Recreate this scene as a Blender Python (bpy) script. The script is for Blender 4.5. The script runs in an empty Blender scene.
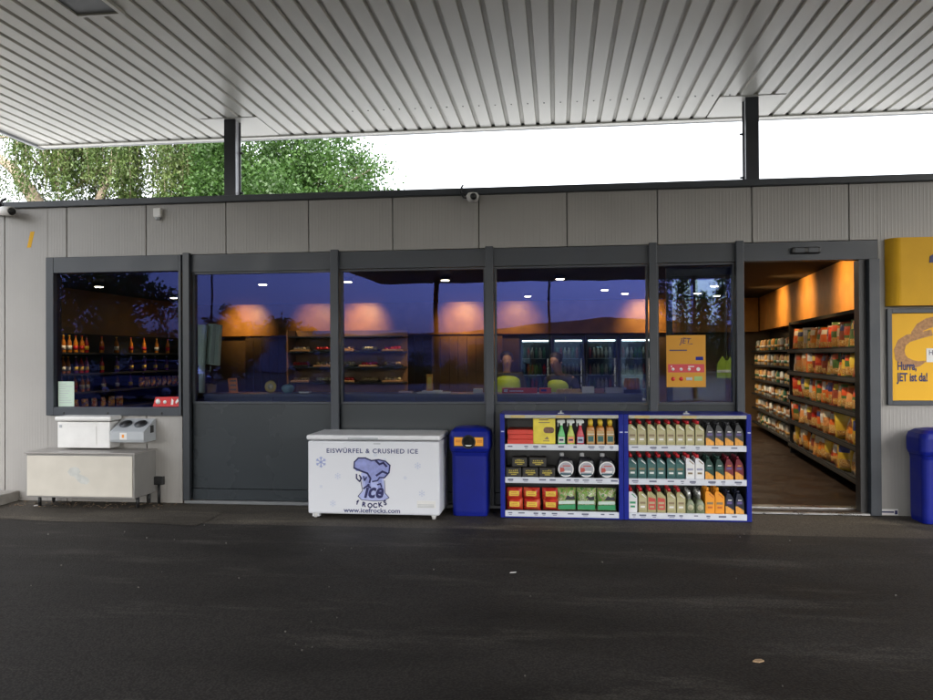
import bpy, bmesh, math, random
from mathutils import Vector, Matrix
random.seed(7)
S = bpy.context.scene
COL = S.collection
PI = math.pi
R = math.radians

# ------------------------------------------------------------------ materials
MATS = {}
def nt(name):
    m = bpy.data.materials.new(name); m.use_nodes = True
    n = m.node_tree.nodes; l = m.node_tree.links
    return m, n, l, n['Principled BSDF']

def mat(name, col, rough=.5, metal=0., spec=.5, var=.0, vscale=6., bump=0., bscale=40., coat=0., emit=None, estr=0., rvar=0.):
    if name in MATS: return MATS[name]
    m, n, l, b = nt(name)
    c = (*col, 1.)
    b.inputs['Base Color'].default_value = c
    b.inputs['Roughness'].default_value = rough
    b.inputs['Metallic'].default_value = metal
    b.inputs['Specular IOR Level'].default_value = spec
    b.inputs['Coat Weight'].default_value = coat
    if emit:
        b.inputs['Emission Color'].default_value = (*emit, 1.); b.inputs['Emission Strength'].default_value = estr
    if var or bump or rvar:
        tc = n.new('ShaderNodeTexCoord')
    if var or rvar:
        t = n.new('ShaderNodeTexNoise'); t.inputs['Scale'].default_value = vscale; t.inputs['Detail'].default_value = 5
        l.new(tc.outputs['Object'], t.inputs['Vector'])
    if var:
        r = n.new('ShaderNodeMapRange'); r.inputs[1].default_value = .3; r.inputs[2].default_value = .7
        r.inputs[3].default_value = 1 - var; r.inputs[4].default_value = 1 + var
        l.new(t.outputs['Fac'], r.inputs[0])
        x = n.new('ShaderNodeVectorMath'); x.operation = 'SCALE'; x.inputs[0].default_value = col
        l.new(r.outputs[0], x.inputs['Scale']); l.new(x.outputs[0], b.inputs['Base Color'])
    if rvar:
        r = n.new('ShaderNodeMapRange'); r.inputs[1].default_value = .3; r.inputs[2].default_value = .7
        r.inputs[3].default_value = max(.02, rough - rvar); r.inputs[4].default_value = min(1, rough + rvar)
        l.new(t.outputs['Fac'], r.inputs[0]); l.new(r.outputs[0], b.inputs['Roughness'])
    if bump:
        t2 = n.new('ShaderNodeTexNoise'); t2.inputs['Scale'].default_value = bscale; t2.inputs['Detail'].default_value = 4
        l.new(tc.outputs['Object'], t2.inputs['Vector'])
        bp = n.new('ShaderNodeBump'); bp.inputs['Strength'].default_value = bump; bp.inputs['Distance'].default_value = .01
        l.new(t2.outputs['Fac'], bp.inputs['Height']); l.new(bp.outputs[0], b.inputs['Normal'])
    MATS[name] = m
    return m

def ramp(n, stops):
    r = n.new('ShaderNodeValToRGB'); e = r.color_ramp.elements
    while len(e) < len(stops): e.new(.5)
    for k, (p, c) in enumerate(stops):
        e[k].position = p; e[k].color = (*c, 1.)
    return r

def mat_asphalt(name, dark, light, stain, wear, scale=1.):
    m, n, l, b = nt(name)
    tc = n.new('ShaderNodeTexCoord')
    mp = n.new('ShaderNodeMapping'); mp.inputs['Scale'].default_value = (.35*scale, 1.15*scale, 1); mp.inputs['Rotation'].default_value = (0, 0, .12)
    l.new(tc.outputs['Object'], mp.inputs['Vector'])
    a = n.new('ShaderNodeTexNoise'); a.inputs['Scale'].default_value = 1.3; a.inputs['Detail'].default_value = 7; a.inputs['Roughness'].default_value = .62
    l.new(mp.outputs[0], a.inputs['Vector'])
    r = ramp(n, [(.3, dark), (.62, light)]); l.new(a.outputs['Fac'], r.inputs[0])
    # worn pale streaks
    mp2 = n.new('ShaderNodeMapping'); mp2.inputs['Scale'].default_value = (.55, 2.6, 1); mp2.inputs['Location'].default_value = (3.1, 1.7, 0); mp2.inputs['Rotation'].default_value = (0, 0, -.1)
    l.new(tc.outputs['Object'], mp2.inputs['Vector'])
    s = n.new('ShaderNodeTexNoise'); s.inputs['Scale'].default_value = 1.1; s.inputs['Detail'].default_value = 9; s.inputs['Roughness'].default_value = .7
    l.new(mp2.outputs[0], s.inputs['Vector'])
    sr = n.new('ShaderNodeMapRange'); sr.inputs[1].default_value = .54; sr.inputs[2].default_value = .78; sr.inputs[4].default_value = wear*.75
    l.new(s.outputs['Fac'], sr.inputs[0])
    mx = n.new('ShaderNodeMix'); mx.data_type = 'RGBA'
    l.new(sr.outputs[0], mx.inputs['Factor']); l.new(r.outputs[0], mx.inputs['A']); mx.inputs['B'].default_value = (*stain, 1)
    # aggregate speckle
    v = n.new('ShaderNodeTexVoronoi'); v.inputs['Scale'].default_value = 75
    l.new(tc.outputs['Object'], v.inputs['Vector'])
    vr = n.new('ShaderNodeMapRange'); vr.inputs[1].default_value = 0; vr.inputs[2].default_value = .7; vr.inputs[3].default_value = 1.38; vr.inputs[4].default_value = .6
    l.new(v.outputs['Distance'], vr.inputs[0])
    # single pale stones
    vb = n.new('ShaderNodeTexVoronoi'); vb.inputs['Scale'].default_value = 48
    l.new(tc.outputs['Object'], vb.inputs['Vector'])
    sv = n.new('ShaderNodeSeparateColor'); l.new(vb.outputs['Color'], sv.inputs[0])
    g1 = n.new('ShaderNodeMath'); g1.operation = 'GREATER_THAN'; g1.inputs[1].default_value = .975; l.new(sv.outputs[0], g1.inputs[0])
    g2 = n.new('ShaderNodeMath'); g2.operation = 'LESS_THAN'; g2.inputs[1].default_value = .22; l.new(vb.outputs['Distance'], g2.inputs[0])
    g3 = n.new('ShaderNodeMath'); g3.operation = 'MULTIPLY'; l.new(g1.outputs[0], g3.inputs[0]); l.new(g2.outputs[0], g3.inputs[1])
    g4 = n.new('ShaderNodeMath'); g4.operation = 'MULTIPLY'; g4.inputs[1].default_value = .2; l.new(g3.outputs[0], g4.inputs[0])
    ml = n.new('ShaderNodeVectorMath'); ml.operation = 'SCALE'
    l.new(mx.outputs['Result'], ml.inputs[0]); l.new(vr.outputs[0], ml.inputs['Scale'])
    mx2 = n.new('ShaderNodeMix'); mx2.data_type = 'RGBA'
    l.new(g4.outputs[0], mx2.inputs['Factor']); l.new(ml.outputs[0], mx2.inputs['A']); mx2.inputs['B'].default_value = (.22, .2, .17, 1)
    l.new(mx2.outputs['Result'], b.inputs['Base Color'])
    rr = n.new('ShaderNodeMapRange'); rr.inputs[1].default_value = .35; rr.inputs[2].default_value = .65; rr.inputs[3].default_value = .62; rr.inputs[4].default_value = .85
    l.new(a.outputs['Fac'], rr.inputs[0]); l.new(rr.outputs[0], b.inputs['Roughness'])
    b.inputs['Specular IOR Level'].default_value = .2
    bp = n.new('ShaderNodeBump'); bp.inputs['Strength'].default_value = .35; bp.inputs['Distance'].default_value = .004
    l.new(v.outputs['Distance'], bp.inputs['Height']); l.new(bp.outputs[0], b.inputs['Normal'])
    return m

def mat_cladding():
    m, n, l, b = nt('grey_cladding')
    tc = n.new('ShaderNodeTexCoord'); sp = n.new('ShaderNodeSeparateXYZ'); l.new(tc.outputs['Object'], sp.inputs[0])
    w = n.new('ShaderNodeMath'); w.operation = 'MULTIPLY'; w.inputs[1].default_value = 2*PI/.0335; l.new(sp.outputs[0], w.inputs[0])
    s = n.new('ShaderNodeMath'); s.operation = 'SINE'; l.new(w.outputs[0], s.inputs[0])
    rp = n.new('ShaderNodeMapRange'); rp.inputs[1].default_value = .45; rp.inputs[2].default_value = 1; l.new(s.outputs[0], rp.inputs[0])
    bp = n.new('ShaderNodeBump'); bp.inputs['Strength'].default_value = .55; bp.inputs['Distance'].default_value = .0018
    l.new(rp.outputs[0], bp.inputs['Height']); l.new(bp.outputs[0], b.inputs['Normal'])
    t = n.new('ShaderNodeTexNoise'); t.inputs['Scale'].default_value = 1.2; t.inputs['Detail'].default_value = 6; l.new(tc.outputs['Object'], t.inputs['Vector'])
    r = ramp(n, [(.3, (.30, .287, .272)), (.7, (.34, .325, .305))]); l.new(t.outputs['Fac'], r.inputs[0])
    # dirt film and splash marks low on the wall
    mp = n.new('ShaderNodeMapping'); mp.inputs['Scale'].default_value = (3, 3, .5); l.new(tc.outputs['Object'], mp.inputs[0])
    d = n.new('ShaderNodeTexNoise'); d.inputs['Scale'].default_value = 2.5; d.inputs['Detail'].default_value = 7; l.new(mp.outputs[0], d.inputs['Vector'])
    zr = n.new('ShaderNodeMapRange'); zr.inputs[1].default_value = 0; zr.inputs[2].default_value = .35; zr.inputs[3].default_value = .55; zr.inputs[4].default_value = .05
    l.new(sp.outputs[2], zr.inputs[0])
    dm = n.new('ShaderNodeMath'); dm.operation = 'MULTIPLY'; l.new(zr.outputs[0], dm.inputs[0]); l.new(d.outputs['Fac'], dm.inputs[1])
    mx = n.new('ShaderNodeMix'); mx.data_type = 'RGBA'; l.new(dm.outputs[0], mx.inputs['Factor']); l.new(r.outputs[0], mx.inputs['A']); mx.inputs['B'].default_value = (.14, .12, .10, 1)
    l.new(mx.outputs['Result'], b.inputs['Base Color'])
    b.inputs['Roughness'].default_value = .42; b.inputs['Metallic'].default_value = .0
    return m

def mat_glass(name, refl, tint, f0, f1):
    m = bpy.data.materials.new(name); m.use_nodes = True
    n = m.node_tree.nodes; l = m.node_tree.links; n.clear()
    o = n.new('ShaderNodeOutputMaterial'); mx = n.new('ShaderNodeMixShader')
    g = n.new('ShaderNodeBsdfGlossy'); g.inputs['Color'].default_value = (*refl, 1); g.inputs['Roughness'].default_value = .004
    t = n.new('ShaderNodeBsdfTransparent'); t.inputs['Color'].default_value = (*tint, 1)
    lw = n.new('ShaderNodeLayerWeight'); lw.inputs['Blend'].default_value = .25
    r = n.new('ShaderNodeMapRange'); r.inputs[3].default_value = f0; r.inputs[4].default_value = f1
    l.new(lw.outputs['Fresnel'], r.inputs[0]); l.new(r.outputs[0], mx.inputs[0])
    # panes are never perfectly flat: a very slow ripple
    tc = n.new('ShaderNodeTexCoord'); t2 = n.new('ShaderNodeTexNoise'); t2.inputs['Scale'].default_value = .9; l.new(tc.outputs['Object'], t2.inputs['Vector'])
    bp = n.new('ShaderNodeBump'); bp.inputs['Strength'].default_value = .15; bp.inputs['Distance'].default_value = .010
    l.new(t2.outputs['Fac'], bp.inputs['Height']); l.new(bp.outputs[0], g.inputs['Normal'])
    l.new(t.outputs[0], mx.inputs[1]); l.new(g.outputs[0], mx.inputs[2]); l.new(mx.outputs[0], o.inputs[0])
    return m

def mat_print(name, cols, scale=9., rough=.35, stretch=(1, 1, 1), coat=.2):
    """printed packaging: patches of several inks, different on each object"""
    m, n, l, b = nt(name)
    tc = n.new('ShaderNodeTexCoord'); oi = n.new('ShaderNodeObjectInfo')
    mp = n.new('ShaderNodeMapping'); mp.inputs['Scale'].default_value = stretch
    l.new(tc.outputs['Object'], mp.inputs[0])
    ad = n.new('ShaderNodeVectorMath'); ad.operation = 'ADD'
    sc = n.new('ShaderNodeMath'); sc.operation = 'MULTIPLY'; sc.inputs[1].default_value = 37.
    l.new(oi.outputs['Random'], sc.inputs[0]); l.new(mp.outputs[0], ad.inputs[0]); l.new(sc.outputs[0], ad.inputs[1])
    t = n.new('ShaderNodeTexNoise'); t.inputs['Scale'].default_value = scale; t.inputs['Detail'].default_value = 3
    l.new(ad.outputs[0], t.inputs['Vector'])
    k = len(cols)
    a2 = n.new('ShaderNodeMapRange'); a2.inputs[1].default_value = .32; a2.inputs[2].default_value = .68
    l.new(t.outputs['Fac'], a2.inputs[0])
    a3 = n.new('ShaderNodeMath'); a3.operation = 'ADD'; l.new(a2.outputs[0], a3.inputs[0]); l.new(oi.outputs['Random'], a3.inputs[1])
    fr = n.new('ShaderNodeMath'); fr.operation = 'FRACT'; l.new(a3.outputs[0], fr.inputs[0])
    r = ramp(n, [(i/k, c) for i, c in enumerate(cols)]); r.color_ramp.interpolation = 'CONSTANT'
    l.new(fr.outputs[0], r.inputs[0]); l.new(r.outputs[0], b.inputs['Base Color'])
    b.inputs['Roughness'].default_value = rough; b.inputs['Coat Weight'].default_value = coat
    return m

def mat_leaf(name, c0, c1, c2):
    m, n, l, b = nt(name)
    g = n.new('ShaderNodeNewGeometry'); tc = n.new('ShaderNodeTexCoord'); tn = n.new('ShaderNodeTexNoise'); tn.inputs['Scale'].default_value = 1.1
    l.new(tc.outputs['Object'], tn.inputs['Vector'])
    m1 = n.new('ShaderNodeMath'); m1.operation = 'MULTIPLY'; m1.inputs[1].default_value = .4; l.new(g.outputs['Random Per Island'], m1.inputs[0])
    m2 = n.new('ShaderNodeMapRange'); m2.inputs[1].default_value = .35; m2.inputs[2].default_value = .65; m2.inputs[4].default_value = .6; l.new(tn.outputs['Fac'], m2.inputs[0])
    m3 = n.new('ShaderNodeMath'); m3.operation = 'ADD'; l.new(m1.outputs[0], m3.inputs[0]); l.new(m2.outputs[0], m3.inputs[1])
    r = ramp(n, [(0, c0), (.5, c1), (1, c2)]); l.new(m3.outputs[0], r.inputs[0])
    l.new(r.outputs[0], b.inputs['Base Color']); b.inputs['Roughness'].default_value = .5
    tr = n.new('ShaderNodeBsdfTranslucent'); l.new(r.outputs[0], tr.inputs['Color'])
    mx = n.new('ShaderNodeMixShader'); mx.inputs[0].default_value = .42
    o = n['Material Output']; l.new(b.outputs[0], mx.inputs[1]); l.new(tr.outputs[0], mx.inputs[2]); l.new(mx.outputs[0], o.inputs[0])
    return m

M = {}
M['asphalt'] = mat_asphalt('asphalt', (.022, .0195, .0175), (.046, .041, .037), (.17, .155, .135), .75)
M['strip'] = mat_asphalt('dusty_asphalt', (.055, .047, .038), (.10, .086, .07), (.30, .26, .20), .85, 2.2)
M['clad'] = mat_cladding()
M['seam'] = mat('joint_rubber', (.05, .05, .05), .8)
M['anth'] = mat('anthracite_paint', (.040, .046, .056), .38, spec=.4, var=.1, vscale=3, rvar=.08)
M['anth_dark'] = mat('anthracite_dark', (.022, .026, .032), .35, var=.1)
M['spandrel'] = mat('spandrel_panel', (.026, .032, .037), .27, spec=.4, var=.04, vscale=1, rvar=.02)
M['white'] = mat('white_paint', (.72, .71, .69), .4, var=.04, vscale=8)
M['soffit'] = mat('soffit_white', (.69, .67, .61), .33, var=.02, vscale=.7, rvar=.02)
M['soffit_groove_shade'] = mat('soffit_groove_shade', (.60, .58, .52), .5, var=.08, vscale=2)  # darker than the soffit: some of the groove shade put into the colour
M['steel'] = mat('brushed_steel', (.5, .5, .5), .3, metal=1., rvar=.1)
M['grey_plastic'] = mat('grey_plastic', (.4, .42, .44), .4, var=.06)
M['black'] = mat('black_plastic', (.015, .015, .016), .4)
M['dark'] = mat('dark_interior', (.006, .0055, .005), .8)
M['glass'] = mat_glass('coated_glass', (.030, .040, .150), (.80, .82, .82), .15, .7)
M['clear'] = mat_glass('clear_glass', (.45, .62, .70), (.90, .93, .92), .13, .55)
M['blue'] = mat('royal_blue_plastic', (.003, .010, .20), .45, spec=.25, var=.08, rvar=.06)
M['rack_blue'] = mat('rack_blue_paint', (.003, .012, .22), .45, spec=.25, var=.08, vscale=4, rvar=.05)
M['wood_band'] = mat('copper_wood_band', (.60, .29, .07), .42, var=.14, vscale=5)
M['floor'] = mat('shop_floor', (.022, .012, .007), .42, spec=.3, var=.15, vscale=3, rvar=.1)
M['membrane'] = mat('roof_membrane', (.45, .45, .44), .8, var=.08)
M['beige'] = mat('beige_enamel', (.56, .52, .45), .4, var=.05, vscale=5, rvar=.06)
M['cab_side'] = mat('cabinet_grey', (.26, .25, .235), .45, var=.06)
M['strip_white'] = mat('price_strip', (.62, .64, .7), .35)
M['ink'] = mat('dark_blue_ink', (.012, .012, .09), .5)
M['concrete'] = mat('concrete', (.33, .31, .28), .85, var=.15, vscale=9, bump=.3)
M['yellow'] = mat('sign_yellow', (.66, .36, .012), .5, spec=.2, var=.04)
M['poster'] = mat('poster_yellow', (.86, .47, .03), .5, spec=.2, var=.03, vscale=2)
M['brown'] = mat('pastry_brown', (.42, .21, .08), .6, var=.25, vscale=40)
M['red'] = mat('red_plastic', (.55, .018, .02), .35)
M['orange'] = mat('orange_print', (.80, .28, .02), .45)

# ------------------------------------------------------------------ mesh tools
class MB:
    def __init__(s): s.v = []; s.f = []; s.m = []; s.sm = []
    def add(s, vs, fs, m=0, smooth=False):
        k = len(s.v); s.v += [tuple(v) for v in vs]
        for f in fs: s.f.append([k+i for i in f]); s.m.append(m); s.sm.append(smooth)
        return s
    def box(s, x0, x1, y0, y1, z0, z1, m=0, bev=0.):
        if bev:
            b = min(bev, (x1-x0)/2.1, (y1-y0)/2.1, (z1-z0)/2.1)
            bm = bmesh.new(); bmesh.ops.create_cube(bm, size=1)
            for v in bm.verts: v.co = Vector(((x0+x1)/2+v.co.x*(x1-x0), (y0+y1)/2+v.co.y*(y1-y0), (z0+z1)/2+v.co.z*(z1-z0)))
            bmesh.ops.bevel(bm, geom=bm.edges[:], offset=b, segments=2, affect='EDGES', profile=.5)
            bm.verts.index_update()
            s.add([v.co[:] for v in bm.verts], [[v.index for v in f.verts] for f in bm.faces], m, False); bm.free(); return s
        vs = [(x, y, z) for z in (z0, z1) for y in (y0, y1) for x in (x0, x1)]
        return s.add(vs, [(0, 2, 3, 1), (4, 5, 7, 6), (0, 1, 5, 4), (2, 6, 7, 3), (0, 4, 6, 2), (1, 3, 7, 5)], m)
    def prism(s, pts, a0, a1, axis='y', m=0):
        """polygon in the plane across `axis`, extruded from a0 to a1"""
        def p(u, w, a): return {'y': (u, a, w), 'x': (a, u, w), 'z': (u, w, a)}[axis]
        n = len(pts)
        vs = [p(u, w, a0) for u, w in pts] + [p(u, w, a1) for u, w in pts]
        fs = [list(range(n)), list(range(2*n-1, n-1, -1))] + [(i, i+n, (i+1) % n+n, (i+1) % n) for i in range(n)]
        return s.add(vs, fs, m)
    def lathe(s, prof, c=(0, 0, 0), n=16, m=0, axis='z', smooth=True):
        vs = []; fs = []
        for r, h in prof:
            for k in range(n):
                a = 2*PI*k/n; u, w = r*math.cos(a), r*math.sin(a)
                vs.append({'z': (c[0]+u, c[1]+w, c[2]+h), 'y': (c[0]+u, c[1]+h, c[2]+w), 'x': (c[0]+h, c[1]+u, c[2]+w)}[axis])
        for j in range(len(prof)-1):
            for k in range(n): fs.append((j*n+k, j*n+(k+1) % n, (j+1)*n+(k+1) % n, (j+1)*n+k))
        fs.append(list(range(n))[::-1]); fs.append([(len(prof)-1)*n+k for k in range(n)])
        return s.add(vs, fs, m, smooth)
    def tube(s, pts, r, n=8, m=0, smooth=True):
        pts = [Vector(p) for p in pts]; rr = r if isinstance(r, (list, tuple)) else [r]*len(pts)
        vs = []; fs = []
        for i, p in enumerate(pts):
            d = (pts[min(i+1, len(pts)-1)]-pts[max(i-1, 0)]).normalized()
            a = d.orthogonal().normalized() if i == 0 else (a-d*a.dot(d)).normalized()
            b = d.cross(a)
            for k in range(n):
                t = 2*PI*k/n; vs.append(p+(a*math.cos(t)+b*math.sin(t))*rr[i])
        for j in range(len(pts)-1):
            for k in range(n): fs.append((j*n+k, j*n+(k+1) % n, (j+1)*n+(k+1) % n, (j+1)*n+k))
        fs.append(list(range(n))[::-1]); fs.append([(len(pts)-1)*n+k for k in range(n)])
        return s.add(vs, fs, m, smooth)
    def loft(s, secs, m=0, smooth=False):
        n = len(secs[0]); vs = [p for sec in secs for p in sec]; fs = []
        for j in range(len(secs)-1):
            for k in range(n): fs.append((j*n+k, j*n+(k+1) % n, (j+1)*n+(k+1) % n, (j+1)*n+k))
        fs.append(list(range(n))[::-1]); fs.append([(len(secs)-1)*n+k for k in range(n)])
        return s.add(vs, fs, m, smooth)
    def mesh(s, name, mats):
        me = bpy.data.meshes.new(name); me.from_pydata(s.v, [], s.f)
        for x in (mats if isinstance(mats, (list, tuple)) else [mats]): me.materials.append(x)
        for p, i, sm in zip(me.polygons, s.m, s.sm): p.material_index = i; p.use_smooth = sm
        bm = bmesh.new(); bm.from_mesh(me); bmesh.ops.recalc_face_normals(bm, faces=bm.faces); bm.to_mesh(me); bm.free()
        me.update(); return me
    def build(s, name, mats, parent=None, loc=(0, 0, 0), rz=0.):
        return link(name, s.mesh(name, mats), parent, loc, rz)

def link(name, data, parent=None, loc=(0, 0, 0), rz=0.):
    o = bpy.data.objects.new(name, data); COL.objects.link(o); o.location = loc; o.rotation_euler.z = rz
    if parent: o.parent = parent
    return o
def tag(o, label=None, cat=None, group=None, kind=None):
    if label: o['label'] = label
    if cat: o['category'] = cat
    if group: o['group'] = group
    if kind: o['kind'] = kind
    return o
def thing(name, label, cat, loc=(0, 0, 0), rz=0., group=None):
    o = bpy.data.objects.new(name, None); COL.objects.link(o); o.location = loc; o.rotation_euler.z = rz; o.empty_display_size = .1
    return tag(o, label, cat, group)
def dup(root, loc, label, rz=None):
    r = root.copy(); COL.objects.link(r); r.location = loc; r['label'] = label
    if rz is not None: r.rotation_euler.z = rz
    for ch in list(root.children):
        c = ch.copy(); COL.objects.link(c); c.parent = r
        for g in ch.children:
            d = g.copy(); COL.objects.link(d); d.parent = c
    return r

def rrect(cx, cy, w, d, r, z, n=4):
    out = []
    for sx, sy, a0 in ((1, 1, 0), (-1, 1, 90), (-1, -1, 180), (1, -1, 270)):
        for k in range(n+1):
            a = R(a0+90*k/n); out.append((cx+sx*(w/2-r)+r*math.cos(a), cy+sy*(d/2-r)+r*math.sin(a), z))
    return out

def text(name, body, size, m, parent, loc, width=None, ext=.0012, shear=0., align='LEFT', rot=(PI/2, 0, 0), space=1.0, offset=0.):
    cu = bpy.data.curves.new(name, 'FONT'); cu.body = body; cu.size = size; cu.extrude = ext; cu.shear = shear
    cu.align_x = align; cu.space_character = space; cu.offset = offset; cu.resolution_u = 3
    t = bpy.data.objects.new(name, cu); COL.objects.link(t)
    dg = bpy.context.evaluated_depsgraph_get()
    me = bpy.data.meshes.new_from_object(t.evaluated_get(dg)); bpy.data.objects.remove(t)
    if width and len(me.vertices):
        xs = [v.co.x for v in me.vertices]; w = max(xs)-min(xs)
        for v in me.vertices: v.co.x *= width/w
    me.materials.clear(); me.materials.append(m); me.name = name
    o = link(name, me, parent, loc); o.rotation_euler = rot
    return o

ORD = ['first', 'second', 'third', 'fourth', 'fifth', 'sixth', 'seventh', 'eighth', 'ninth', 'tenth', 'eleventh', 'twelfth', 'thirteenth', 'fourteenth', 'fifteenth', 'sixteenth', 'seventeenth', 'eighteenth', 'nineteenth', 'twentieth']

# ------------------------------------------------------------------ ground
g = MB(); g.add([(-400, -400, -.06), (400, -400, -.06), (400, 400, -.06), (-400, 400, -.06)], [(0, 1, 2, 3)])
M['grass'] = mat('meadow_grass', (.035, .045, .02), .9, var=.3, vscale=.4, bump=.5, bscale=20)
tag(g.build('ground', M['grass']), kind='structure')
g = MB(); g.add([(-60, -34, 0), (50, -34, 0), (50, -.95, 0), (-60, -.95, 0)], [(0, 1, 2, 3)])
tag(g.build('forecourt', M['asphalt']), kind='structure')
# paler, dustier strip along the foot of the wall, wavy edge
g = MB(); xs = [-6.0+i*.2 for i in range(14)]
top = [(x, .02, .004) for x in xs]; bot = [(x, -.98-.05*math.sin(x*1.3)-.03*math.sin(x*3.7+1)-random.uniform(0, .015), .004) for x in xs]
n = len(xs); g.add(top+bot, [(i, i+1, n+i+1, n+i) for i in range(n-1)])
tag(g.build('pavement_strip', M['strip']), kind='structure')
g = MB(); g.add([(-60, -.95, 0), (50, -.95, 0), (50, .05, 0), (-60, .05, 0)], [(0, 1, 2, 3)])
tag(g.build('ground_apron', M['strip']), kind='structure')
g = MB(); g.box(-16, -6.0, -2.6, -.003, -.02, .115, 0, bev=.012)
tag(g.build('kerb', M['concrete']), kind='structure')

# ------------------------------------------------------------------ shop building
B = thing('service_station_shop', 'low grey shop building with anthracite window front and open sliding door', 'building')
TH = .16
# cladding: panels with joints, set on a dark backing
sx = [-14.4+.93*i for i in range(9)]
seams = [-12.6, -11.7, -10.8, -9.9, -8.97, -8.04, -7.11, -6.18, -5.43, -4.49, -3.57, -2.64, -1.72, -.80, .115, 1.03, 1.96, 2.89, 3.83, 4.76, 5.7, 6.63, 7.57, 8.5, 9.4]
c = MB()
def panels(x0, x1, z0, z1):
    cut = [x0]+[q for q in seams if x0+.02 < q < x1-.02]+[x1]
    for a, b in zip(cut, cut[1:]):
        c.box(a+(.005 if a != x0 else 0), b-(.005 if b != x1 else 0), 0, .06, z0, z1, 0, bev=.004)
    c.box(x0, x1, .055, TH, z0+.002, z1-.002, 1)
panels(-12.6, -5.66, 0, 3.28)
panels(-5.66, -4.075, 0, .955)
panels(-5.66, 3.158, 2.722, 3.28)
panels(3.158, 9.4, 0, 3.28)
c.build('facade_cladding', [M['clad'], M['seam']], B)
# side/back shell, roof, parapet
c = MB()
c.box(-12.6, -12.4, TH+.003, 9.6, 0, 3.2); c.box(9.2, 9.4, TH+.003, 9.6, 0, 3.2); c.box(-12.6, 9.4, 9.603, 9.8, 0, 3.3)
c.build('rear_wall', M['clad'], B)
c = MB(); c.box(-12.39, 9.19, TH+.003, 9.6, 3.0, 3.18); c.build('roof', M['membrane'], B)
c = MB(); c.box(-6.16, 9.45, -.045, TH+.03, 3.283, 3.352, 0, bev=.006); c.box(-12.65, -6.163, -.045, TH+.03, 3.283, 3.352, 0, bev=.006)
c.build('parapet_trim', M['anth'], B)
# interior shell
c = MB(); c.box(-8.5, 5.2, .01, 9.597, -.02, .025); c.build('shop_floor', M['floor'], B)
c = MB(); c.box(-8.5, 5.2, TH+.004, 9.597, 2.82, 2.9)
c.build('shop_ceiling', M['dark'], B)
M['inner_wall'] = mat('inner_wall', (.16, .10, .05), .6, var=.15, vscale=2)
c = MB(); c.box(-8.6, -8.503, TH+.004, 9.597, 0, 2.9); c.box(-8.5, 4.62, 9.4, 9.597, .025, 2.82)
c.add([(3.72, TH+.005, .025), (3.72, TH+.005, 2.82), (4.65, 9.4, 2.82), (4.65, 9.4, .025), (3.87, TH+.005, .025), (3.87, TH+.005, 2.82), (4.8, 9.4, 2.82), (4.8, 9.4, .025)],
      [(0, 1, 2, 3), (4, 7, 6, 5), (0, 4, 5, 1), (3, 2, 6, 7), (1, 5, 6, 2), (0, 3, 7, 4)])
c.build('inner_wall', M['inner_wall'], B)
# copper-coloured band under the ceiling, round the back and down the right wall
c = MB(); c.box(-8.4, 4.34, 9.25, 9.397, 2.08, 2.815)
c.add([(3.50, .35, 2.1), (3.50, .35, 2.815), (4.36, 9.24, 2.815), (4.36, 9.24, 2.1), (3.70, .35, 2.1), (3.70, .35, 2.815), (4.56, 9.24, 2.815), (4.56, 9.24, 2.1)],
      [(0, 1, 2, 3), (4, 7, 6, 5), (0, 4, 5, 1), (3, 2, 6, 7), (1, 5, 6, 2), (0, 3, 7, 4)])
c.build('fascia_band', M['wood_band'], B)
# back wall lower: vertical wood panelling left of the coolers
c = MB()
for k in range(30):
    x = -7.2+k*.2
    if x < -1.0: c.box(x, x+.192, 9.2, 9.248, .03, 2.04, 1 if x > -3 else 0)
c.build('wood_panelling', [mat('dark_panelling', (.10, .06, .03), .5), mat('oak_panelling', (.40, .21, .08), .5, var=.2, vscale=3)], B)

# --- framing
F = MB()
F.box(-4.072, -2.3915, .0, .14, 2.53, 2.718); F.box(-2.3885, 3.155, .0, .14, 2.532, 2.716)
hd = F.build('window_head', M['anth'], B)
# fins between the bays
for i, (x, w) in enumerate(((-4.005, .075), (-2.345, .085), (-.69, .085), (.977, .08), (1.83, .075))):
    f = MB(); f.box(x-w/2, x+w/2, -.055, -.002, .045, 2.735, 0, bev=.006); f.box(x-w/2+.02, x+w/2-.02, -.002, .15, .05, 2.528)
    f.build('mullion', M['anth_dark'] if i == 0 else M['anth'], B)
# bays: frame, pane, spandrel
bays = [(-3.965, -2.39), (-2.30, -.735), (-.645, .935), (1.018, 1.79)]
for i, (a, b) in enumerate(bays):
    lo = 1.09
    w = MB(); t = .022
    w.box(a, a+t, .02, .10, lo, 2.528); w.box(b-t, b, .02, .10, lo, 2.528); w.box(a+t, b-t, .02, .10, 2.506, 2.527); w.box(a+t, b-t, .02, .10, lo, lo+t)
    wo = w.build('window', M['anth'], B)
    p = MB(); p.box(a+t-.004, b-t+.004, .045, .053, lo+t-.004, 2.51); p.build('pane', M['glass'], wo)
    s = MB(); s.box(a, b, .03, .10, .165, lo-.004); s.box(a, b, .012, .10, .045, .16, 0); s.build('spandrel_panel', M['spandrel'], B)
# left window set in the cladding
w = MB(); a, b, z0, z1 = -5.662, -4.074, .958, 2.72
w.box(a, a+.09, -.03, .12, z0, z1, 0, bev=.004); w.box(b-.03, b, -.03, .12, z0, z1, 0, bev=.003); w.box(a+.09, b-.03, -.028, .12, 2.545, z1, 0, bev=.004); w.box(a+.09, b-.03, -.028, .12, z0, 1.05, 0, bev=.004)
wo = w.build('window', M['anth'], B)
p = MB(); p.box(a+.088, b-.028, .03, .038, 1.048, 2.547); p.build('pane', M['glass'], wo)
for x in (-5.45, -4.93, -4.3):
    q = MB(); q.lathe([(.012, 0), (.010, -.006)], (x, -.029, .985), 10, axis='y'); q.build('drain_cap', M['black'], wo)
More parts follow.
